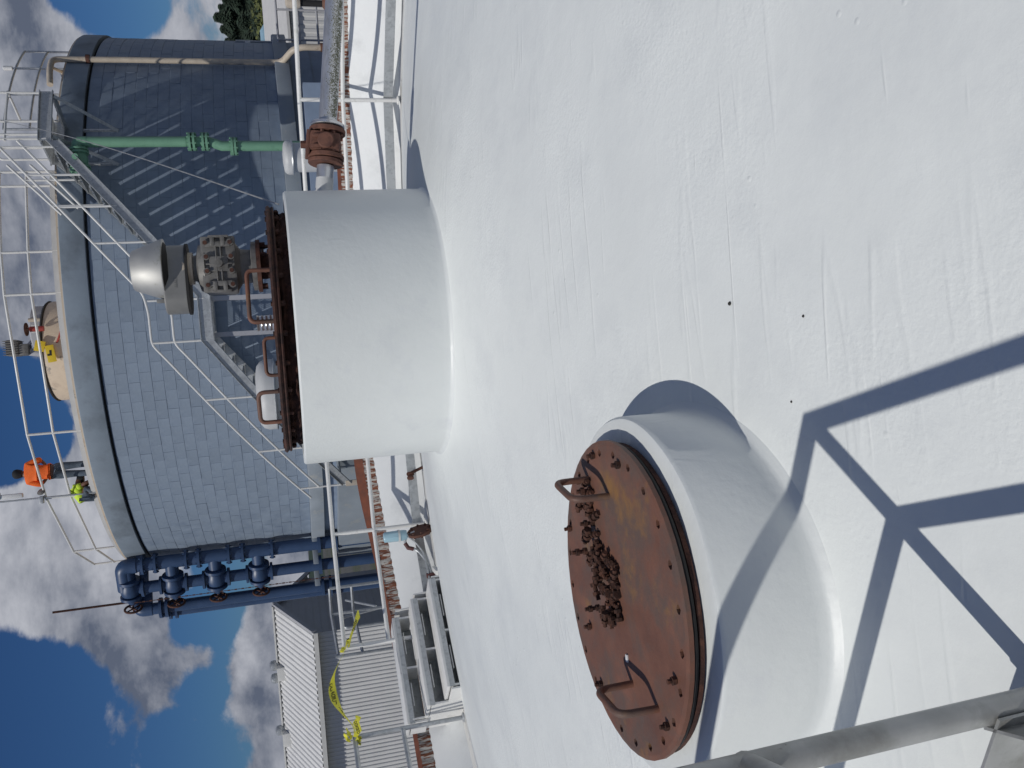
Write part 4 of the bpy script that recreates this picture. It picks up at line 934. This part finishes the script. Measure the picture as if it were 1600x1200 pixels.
# blue risers with gate valves on the left flank
def riser(x, y, z0_, z1_, r, label, n_=16):
    t = thing('blue_riser', (x, y, 0), label, 'pipe', 'blue risers on the left flank of the blue tank')
    MB().tube([(x, y, z0_), (x, y, z1_)], r, n_).build('pipe', 'navy', t)
    return t
VZ = [5.62, 4.60, 3.58, 2.52]
Ax, Ay, Bx, By, Cx, Cy = -3.74, 22.72, -4.34, 22.92, -4.98, 23.28
tA = riser(Ax, Ay, -1.2, 5.45, .168, 'innermost blue riser against the blue tank wall')
tB = riser(Bx, By, -1.2, 5.45, .15, 'middle blue riser carrying four gate valves with rusty handwheels')
tC = riser(Cx, Cy, -1.2, 5.25, .15, 'outermost plain double blue riser nearest the white shed')
MB().tube([(Cx - .16, Cy + .12, -1.2), (Cx - .16, Cy + .12, 5.05)], .12, 14).build('second_pipe', 'navy', tC)
MB().tube(rounded([(Cx, Cy, 5.2), (Cx, Cy, 5.50), (Cx + .35, Cy + .35, 5.55)], .2, 5), .165, 14).build('elbow', 'navy', tC)
for z in (5.0, 4.85, .95, .75): 
    b = MB(); flg(b, (Cx, Cy, z), .26, .07); b.build('flange', 'navy', tC)
    b = MB(); flg(b, (Cx - .16, Cy + .12, z - .2), .19, .06); b.build('flange', 'navy', tC)
MB().tube(rounded([(Ax, Ay, 5.4), (Ax, Ay, 5.72), (Bx, By, 5.72)], .24, 6), .19, 16).build('elbow', 'navy', tA)
dl = Vector((Bx - Ax, By - Ay, 0)).normalized()
for i, z in enumerate(VZ):
    for zz_ in ((z + .36, z - .36) if i else (z - .36,)):
        b = MB(); flg(b, (Ax, Ay, zz_), .25, .06)
        for j in range(8): a = R(45 * j + 10); b.tube([(Ax + .21 * math.cos(a), Ay + .21 * math.sin(a), zz_ - .07), (Ax + .21 * math.cos(a), Ay + .21 * math.sin(a), zz_ + .07)], .025, 6)
        b.build('flange', 'navy', tA)
    MB().tube([(Ax, Ay, z), (Bx, By, z)], .16, 14).build('cross_branch', 'navy', tA)
    b = MB(); q = Vector((Bx, By, z)); flg(b, q - dl * .23, .26, .07, dl); b.lathe([(.10, -.2), (.21, -.16), (.25, 0), (.21, .15), (.10, .2)], q, 20, axis=dl)
    flg(b, q + Vector((0, 0, -.30)), .23, .06); (flg(b, q + Vector((0, 0, .30)), .23, .06) if i else None); b.lathe([(.10, .18), (.26, .18), (.26, .25), (.15, .28), (.09, .40), (.05, .44)], q, 20, axis=dl)
    b.build('gate_valve', 'navy', tB)
    b = MB(); w = q + dl * .56; s1 = Vector((0, 0, 1)); s2 = dl.cross(s1)
    b.tube([w + (s1 * math.cos(2 * math.pi * j / 18) + s2 * math.sin(2 * math.pi * j / 18)) * .20 for j in range(18)], .028, 8, closed=True)
    for j in range(4): a = R(45 + 90 * j); b.tube([w, w + (s1 * math.cos(a) + s2 * math.sin(a)) * .2], .02, 6)
    b.tube([q + dl * .40, w + dl * .08], .022, 8); b.build('handwheel', 'rust', tB)
for z in (.98, .55):
    for t_, (x, y) in ((tA, (Ax, Ay)), (tB, (Bx, By))):
        b = MB(); flg(b, (x, y, z), .25, .08); b.build('flange', 'navy', t_)
for t_, (x, y) in ((tA, (Ax, Ay)), (tB, (Bx, By)), (tC, (Cx, Cy))):
    b = MB(); d = Vector((T[0] - x, T[1] - y, 0)).normalized(); b.bbox(Vector((x, y, 1.08)) + d * .25, (.34, .5, .14), rot=d.to_track_quat('Y', 'Z').to_matrix(), b=.02); b.build('wall_bracket', 'ledge', t_)
    b = MB(); b.bbox(Vector((x, y, 5.30)) + d * .35, (.16, .5, .2), rot=d.to_track_quat('Y', 'Z').to_matrix(), b=.02); b.build('wall_bracket', 'navy', t_)
for k, (x, y, z0_, z1_, rr_) in enumerate(((-4.66, 22.9, 5.5, 7.40, .028),)):
    o = thing('steel_rod', (x, y, z0_), 'thin brown rod rising above the topmost blue valve', 'rod'); MB().cyl((x, y, z0_), (x - .0, y, z1_), rr_, 8).build('rod', 'rust_dark', o)
ch = thing('valve_chain', (-4.72, 22.9, 2), 'rusty chain hanging down past the blue valve handwheels', 'chain')
b = MB()
for k in range(60): z = 5.6 - k * .085; b.box((-4.70, 22.95, z), (.03 if k % 2 else .012, .012 if k % 2 else .03, .075))
b.build('links', 'rust', ch, smooth=False)
# cable from the stair platform to the hub
cb = thing('stay_cable', (1.2, 5.0, 1.39), 'thin dark cable strung from the stair platform down to the hub', 'cable')
ca, cbp = Vector((5.95, 18.05, 6.9)), Vector((1.19, 5.25, 1.40))
MB().tube([ca + (cbp - ca) * (k / 20) - Vector((0, 0, .25 * math.sin(math.pi * k / 20))) for k in range(21)], .005, 6).build('wire', 'galv_near', cb)

# ================================================================== ROOF BETWEEN, VENTS, OUTER RAILING
lr = thing('lower_building', (3.0, 14.0, -5), 'low dark flat roofed block between the two tanks', 'building')
b = MB(); b.box((3.2, 14.6, -2.6), (7.0, 7.0, 5.2)); b.build('roof_deck', 'blue_joint', lr, smooth=False)
b = MB(); b.box((3.9, 17.0, .30), (4.6, .25, .8)); b.build('upstand', 'blue_joint', lr, smooth=False)
def vent(x, y, r, z0_, z1_, ztop, label):
    t = thing('roof_vent', (x, y, z0_), label, 'vent', 'mushroom roof vents between the tanks')
    MB().lathe([(.05, z0_), (r * .86, z0_), (r * .86, z1_), (.05, z1_)], (x, y, 0), 36).build('barrel', 'vent', t)
    d = ztop - z1_
    MB().lathe([(r * .88, z1_ - .02), (r, z1_), (r * 1.0, z1_ + d * .45), (r * .95, z1_ + d * .72), (r * .82, z1_ + d * .92), (r * .6, ztop), (.05, ztop + .01)], (x, y, 0), 40, closed=False).build('cap', 'vent', t)
    MB().lathe([(r * 1.0, z1_ - .012), (r * 1.03, z1_), (r * 1.0, z1_ + .014)], (x, y, 0), 40, closed=False).build('rim', 'galv', t)
vent(.14, 13.5, .54, 0, 1.63, 1.90, 'large pale grey mushroom vent behind the rusty hub lid')
vent(3.70, 13.2, .255, 0, 1.10, 1.235, 'small grey mushroom vent behind the rusty pipe valve')
ol = thing('landing_railing', (-2.8, 12.2, -.2), 'small grey railing of the outside landing beyond the parapet left of the risers', 'railing')
def orail(pts, r=.02, nm='rail'): MB().tube(pts, r, 8).build(nm, 'galv', ol)
pA, pB, pC, pD = (-2.62, 12.0), (-2.98, 12.0), (-3.45, 11.6), (-2.7, 12.9)
for nm, (x, y) in (('post', pA), ('post', pB), ('post', pC)): orail([(x, y, -.3), (x, y, 1.10)], .022, nm)
orail([(*pA, 1.10), (*pB, 1.10), (*pC, 1.06)]); orail([(*pA, .80), (*pB, .80), (*pC, .74)])
orail(rounded([(-3.05, 12.3, .35), (-3.12, 12.3, .95), (-3.22, 12.1, .95), (-3.22, 12.1, .3)], .08), .018, 'hoop')
orail([(-3.05, 12.4, .45), (-3.02, 12.9, .85)], .018, 'strut')
b = MB(); b.box((-2.75, 12.3, .12), (1.7, 1.0, .08)); b.build('deck', 'galv', ol, smooth=False)
b = MB(); b.box((-3.3, 12.0, -2.5), (.2, .2, 5.2)); b.box((-2.1, 12.6, -2.5), (.2, .2, 5.2)); b.build('deck_legs', 'galv', ol, smooth=False)

# ================================================================== WHITE SHED
Ld = Vector((-.995, .1, 0)).normalized(); Gd = Vector((.1, .995, 0)).normalized()
SA = Vector((-6.94, 26.0, 0)); EZ, RZ, HD, SLn = 1.36, 2.42, 2.75, 13.0
shed = thing('white_shed', SA + Ld * 6 + Vector((0, 0, -5)), 'white ribbed metal shed with grey gable behind the guardrail', 'shed')
def wave_sheet(o, u, v, lu, lv, nrm, pitch, amp):
    """ribbed sheet: ribs along v, running along u"""
    vs = []; fs = []; prof_ = [(0, 0), (.35, 0), (.5, 1), (.85, 1), (1.0, 0)]; k = 0; x = 0; xs = []
    while x < lu:
        for q, h in prof_[:-1]: xs.append((min(lu, x + q * pitch), h))
        x += pitch
    for (x, h) in xs: vs += [o + u * x + nrm * amp * h, o + u * x + v * lv + nrm * amp * h]
    for i in range(len(xs) - 1): fs.append((2 * i, 2 * i + 1, 2 * i + 3, 2 * i + 2))
    return MB().add(vs, fs)
nF = -Gd
wave_sheet(SA + Vector((0, 0, -5)), Ld, Vector((0, 0, 1)), SLn, EZ + 5 - .05, nF, .128, .03).build('wall_siding', 'siding', shed, smooth=False)
rp = (Gd * HD + Vector((0, 0, RZ - EZ))); rl = rp.length; rp.normalize(); nR = Ld.cross(rp); nR = nR if nR.z > 0 else -nR
SR = SA + Vector((0, 0, EZ))
ro_ = SR - Ld * .12 - rp * .27 + Vector((0, 0, .02))
wave_sheet(ro_, Ld, rp, SLn, rl + .27, nR, .19, .035).build('roof_sheet', 'siding', shed, smooth=False)
q = Vector((-Gd.x, -Gd.y, 0)); rp2 = (Gd * -HD + Vector((0, 0, RZ - EZ))).normalized()
wave_sheet(SR + Gd * (2 * HD) - Ld * .12 - rp2 * .27, Ld, rp2, SLn, rl + .27, Vector((Gd.x, Gd.y, 2)).normalized(), .19, .035).build('roof_sheet', 'siding', shed, smooth=False)
g0 = SA + Vector((0, 0, 0))
MB().add([g0 + Vector((0, 0, -5)), g0 + Gd * 2 * HD + Vector((0, 0, -5)), g0 + Gd * 2 * HD + Vector((0, 0, EZ)), g0 + Gd * HD + Vector((0, 0, RZ)), g0 + Vector((0, 0, EZ))], [(0, 1, 2, 3, 4)]).build('gable', 'gable', shed, smooth=False)
b = MB()
for k in range(26): 
    z = -3.6 + k * .22; w0 = 0; w1 = 2 * HD
    if z > EZ: f_ = (RZ - z) / (RZ - EZ); w0, w1 = HD - HD * f_, HD + HD * f_
    if w1 - w0 < .2: continue
    c = g0 + Gd * (w0 + w1) / 2 + Vector((0, 0, z)) - Ld * .008; b.box(c, (.012, w1 - w0 - .02, .018), rot=Matrix((-Ld, Gd, Vector((0, 0, 1)))).transposed())
b.build('gable_laps', 'gable', shed, smooth=False)
for s_, (st_, dr_) in enumerate(((ro_ + Vector((0, 0, -.03)), rp), (SR + Gd * (2 * HD) - Ld * .12 - rp2 * .27, rp2))):
    b = MB(); e = st_ + dr_ * (rl + .27); m_ = (st_ + e) / 2; rot = Matrix((dr_, Ld, dr_.cross(Ld))).transposed(); b.box(m_ - Ld * .02, (rl + .27, .06, .16), rot=rot); b.build('barge_board', 'gable', shed, smooth=False)
b = MB(); m_ = ro_ + Ld * SLn / 2 - rp * .03 + Vector((0, 0, -.05)); b.box(m_, (SLn, .12, .13), rot=Matrix((Ld, Gd, Vector((0, 0, 1)))).transposed()); b.build('eave_gutter', 'trim', shed, smooth=False)
b = MB(); m_ = SA + Gd * HD + Ld * (SLn / 2 - .1) + Vector((0, 0, RZ + .06)); b.box(m_, (SLn, .3, .05), rot=Matrix((Ld, Gd, Vector((0, 0, 1)))).transposed()); b.build('ridge_cap', 'trim', shed, smooth=False)
def shed_vent(d, up, label, twin):
    c = SA + Ld * d + Gd * (HD - up) + Vector((0, 0, RZ - up * .385))
    t = thing('ridge_vent', c, label, 'vent', 'vents on the white shed roof')
    b = MB(); b.bbox(c + Vector((0, 0, .02)), (.42, .4, .36), b=.02); b.build('base', 'trim', t)
    for k in ((-.0, .55) if twin else (0.0,)):
        p = c + Ld * (-.16 + k * .8) + Gd * .3 + Vector((0, 0, .14)); b = MB(); b.lathe([(.05, 0), (.10, 0), (.10, .08), (.15, .08), (.17, .15), (.15, .25), (.09, .29), (.02, .30)], p, 16); b.build('turbine', 'galv', t)
shed_vent(2.05, .35, 'pair of round turbine vents on the white shed ridge', True); shed_vent(4.25, .4, 'single box vent on the white shed ridge at the picture edge', False)

# ================================================================== RIGHT BACKGROUND
wb = thing('white_building', (17, 34, -5), 'low white building with pale blue end wall right of the blue tank', 'building')
b = MB(); b.box((21, 37.0, -2.35), (14, 6, 5.3)); b.build('wall', 'siding', wb, smooth=False)
o_ = Vector((13.2, 33.6, .30)); 
b = MB(); b.add([(12.6, 31.5, .45), (28, 31.5, .45), (28, 36.5, 1.25), (12.6, 36.5, 1.25), (12.6, 31.5, .35), (28, 31.5, .35), (28, 36.5, 1.15), (12.6, 36.5, 1.15)], [(0, 1, 2, 3), (4, 5, 6, 7), (0, 1, 5, 4), (1, 2, 6, 5), (2, 3, 7, 6), (3, 0, 4, 7)]); b.build('roof', 'roof_white', wb, smooth=False)
b = MB(); b.add([(14.2, 36.6, .5), (16.4, 36.6, .5), (16.4, 36.6, .95), (15.6, 36.6, 1.42), (14.2, 36.6, 1.42), (14.2, 38, .5), (16.4, 38, .5), (16.4, 38, .95), (15.6, 38, 1.42), (14.2, 38, 1.42)], [(0, 1, 2, 3, 4), (5, 6, 7, 8, 9), (0, 1, 6, 5), (1, 2, 7, 6), (2, 3, 8, 7), (3, 4, 9, 8), (4, 0, 5, 9)]); b.build('end_wall', 'aqua', wb, smooth=False)
wave_sheet(Vector((12.8, 31.8, -5)), Vector((1, 0, 0)), Vector((0, 0, 1)), 15, 5.3, Vector((0, -1, 0)), .3, .03).build('siding', 'siding', wb, smooth=False)
rr2 = thing('walkway_railing', (9.3, 21.5, -.5), 'dark grey walkway railing at the right edge beyond the silver pipe', 'railing')
for x in (9.0, 9.75, 10.5): MB().cyl((x, 21.6, -.9), (x, 21.6, 1.0), .028, 8).build('post', 'gable', rr2)
for z in (1.0, .48, .02): MB().tube([(8.9, 21.6, z), (10.7, 21.6, z)], .028, 8).build('rail', 'gable', rr2)
b = MB(); b.box((9.9, 22.2, -.95), (2.4, 1.4, .12)); b.box((9.9, 22.2, -3.0), (.3, .3, 4.2)); b.build('walkway', 'gable', rr2, smooth=False)
# pipe stand at the right edge
sv = thing('riser_valve', (5.3, 12.0, 0), 'small vertical valve stem with dark red cap at the right edge', 'valve')
b = MB(); b.cyl((5.52, 12.0, -.4), (5.52, 12.0, .55), .035, 10); b.build('stem', 'gable', sv)
b = MB(); b.lathe([(.03, 0), (.12, .0), (.12, .05), (.03, .12)], (5.52, 12.0, .45), 12); b.build('cap', 'rust_primer', sv)
MB().lathe([(.03, 0), (.07, .0), (.09, .08), (.07, .18), (.03, .2)], (5.52, 12.0, .86), 16).build('body', 'cream_pipe', sv)
MB().cyl((5.52, 12, .55), (5.52, 12, .9), .045, 10).build('neck', 'black', sv)
wl_ = thing('wall_lamp', (9.05, 24.2, 1.9), 'small lamp on a bracket at the right side of the blue tank', 'lamp')
b = MB(); b.tube([(9.35, 22.6, 1.15), (9.35, 22.6, 1.62)], .025, 8); b.tube([(9.35, 22.6, 1.62), (9.35, 22.6, 2.05)], .03, 6); b.build('arm', 'galv', wl_)
b = MB(); b.bbox((9.26, 22.6, 1.75), (.14, .14, .14), b=.02); b.build('lens', 'lamp_white', wl_)

# ---- trees
def conifer(x, y, z0_, h, r, label, seed, m='leaf_dark'):
    t = thing('conifer_tree', (x, y, z0_), label, 'tree', 'trees beyond the buildings'); q = random.Random(seed)
    MB().tube([(x, y, z0_), (x, y, z0_ + h * .5), (x, y, z0_ + h * .98)], .2, 8, rr=[h * .02, h * .012, .02]).build('trunk', 'bark', t)
    b = MB()
    for k in range(3600):
        f = q.random() ** .8; rad = r * (1 - f) ** .9 * (0.55 + .45 * math.sin(f * 40 + seed)) * q.uniform(.45, 1.15) + .05; a = q.uniform(0, 6.283); z = z0_ + h * (.06 + .94 * f)
        c = Vector((x + rad * math.cos(a), y + rad * math.sin(a), z - rad * .25)); L = (.17 + .42 * (1 - f)) * r * .5; d = Vector((math.cos(a), math.sin(a), -.35 + q.uniform(-.2, .3))).normalized(); s_ = d.cross(Vector((0, 0, 1))).normalized()
        b.add([c - d * L * .4, c + s_ * L * .35, c + d * L, c - s_ * L * .35, c + Vector((0, 0, L * .25))], [(0, 1, 4), (1, 2, 4), (2, 3, 4), (3, 0, 4)])
    b.build('crown', m, t, smooth=False); return t
def bush_tree(x, y, z0_, h, r, label, seed, m='leaf_olive'):
    t = thing('broadleaf_tree', (x, y, z0_), label, 'tree', 'trees beyond the buildings'); q = random.Random(seed)
    b = MB(); b.tube([(x, y, z0_), (x + .1, y, z0_ + h * .5)], .2, 8, rr=[.25, .12])
    cl = [(x + q.gauss(0, r * .45), y + q.gauss(0, r * .4), z0_ + h * q.uniform(.35, .95), r * q.uniform(.25, .5)) for _ in range(14)]
    for c in cl: b.tube([(x + .1, y, z0_ + h * .45), c[:3]], .05, 5)
    b.build('trunk', 'bark', t); b = MB()
    for c in cl:
        for _ in range(130):
            v = Vector((q.gauss(0, 1), q.gauss(0, 1), q.gauss(0, .8))).normalized() * c[3] * q.uniform(.6, 1.1); p = Vector(c[:3]) + v
            s_ = Vector((q.gauss(0, 1), q.gauss(0, 1), q.gauss(0, 1))).normalized() * .16; u_ = s_.orthogonal().normalized() * .13; b.add([p - s_, p + u_, p + s_, p - u_], [(0, 1, 2, 3)])
    b.build('crown', m, t, smooth=False)
tl = ['dark conifer nearest the right edge of the blue tank', 'second dark conifer beside the tank with a ragged crown', 'tallest dark conifer in the right background', 'narrow dark conifer between taller ones', 'dark conifer at the picture edge on the right', 'low dark conifer behind the white roof', 'rear dark conifer showing between the first two beside the blue tank', 'rear dark conifer behind the tallest right hand trees', 'dark conifer in front of the tall ones near the right picture edge']
for i, (az_, D_, zt_) in enumerate(((22.4, 70, 4.2), (23.1, 74, 4.6), (23.75, 71, 4.9), (24.3, 76, 4.7), (25.0, 72, 4.6), (23.5, 66, 3.0), (22.9, 80, 4.4), (24.0, 82, 4.9), (24.7, 68, 4.0))):
    conifer(D_ * math.tan(R(az_)), D_, -5, zt_ + 5 - .0, 3.4 + .5 * (i % 3), tl[i], 20 + i)
bush_tree(62 * math.tan(R(24.3)), 62, -5, 6.3, 2.4, 'olive green leafy tree above the white roof at right', 5); bush_tree(60 * math.tan(R(25.4)), 60, -5, 6.8, 2.6, 'yellow green leafy tree at the right picture edge', 6)
conifer(-21.5, 60, -5, 7.9, 2.2, 'small dark conifer top showing over the white shed roof', 44)
hill = MB(); vs = []; fs = []
for j in range(41):
    a = R(-60 + 3 * j); h = 1.5 + 3 * math.sin(j * 1.3) * .5
    vs += [pol((0, 0), 260, a, -6), pol((0, 0), 330, a, -3 + h)]
for j in range(40): fs.append((2 * j, 2 * j + 1, 2 * j + 3, 2 * j + 2))
hl = hill.add(vs, fs).build('hills', 'leaf_dark'); hl['kind'] = 'structure'
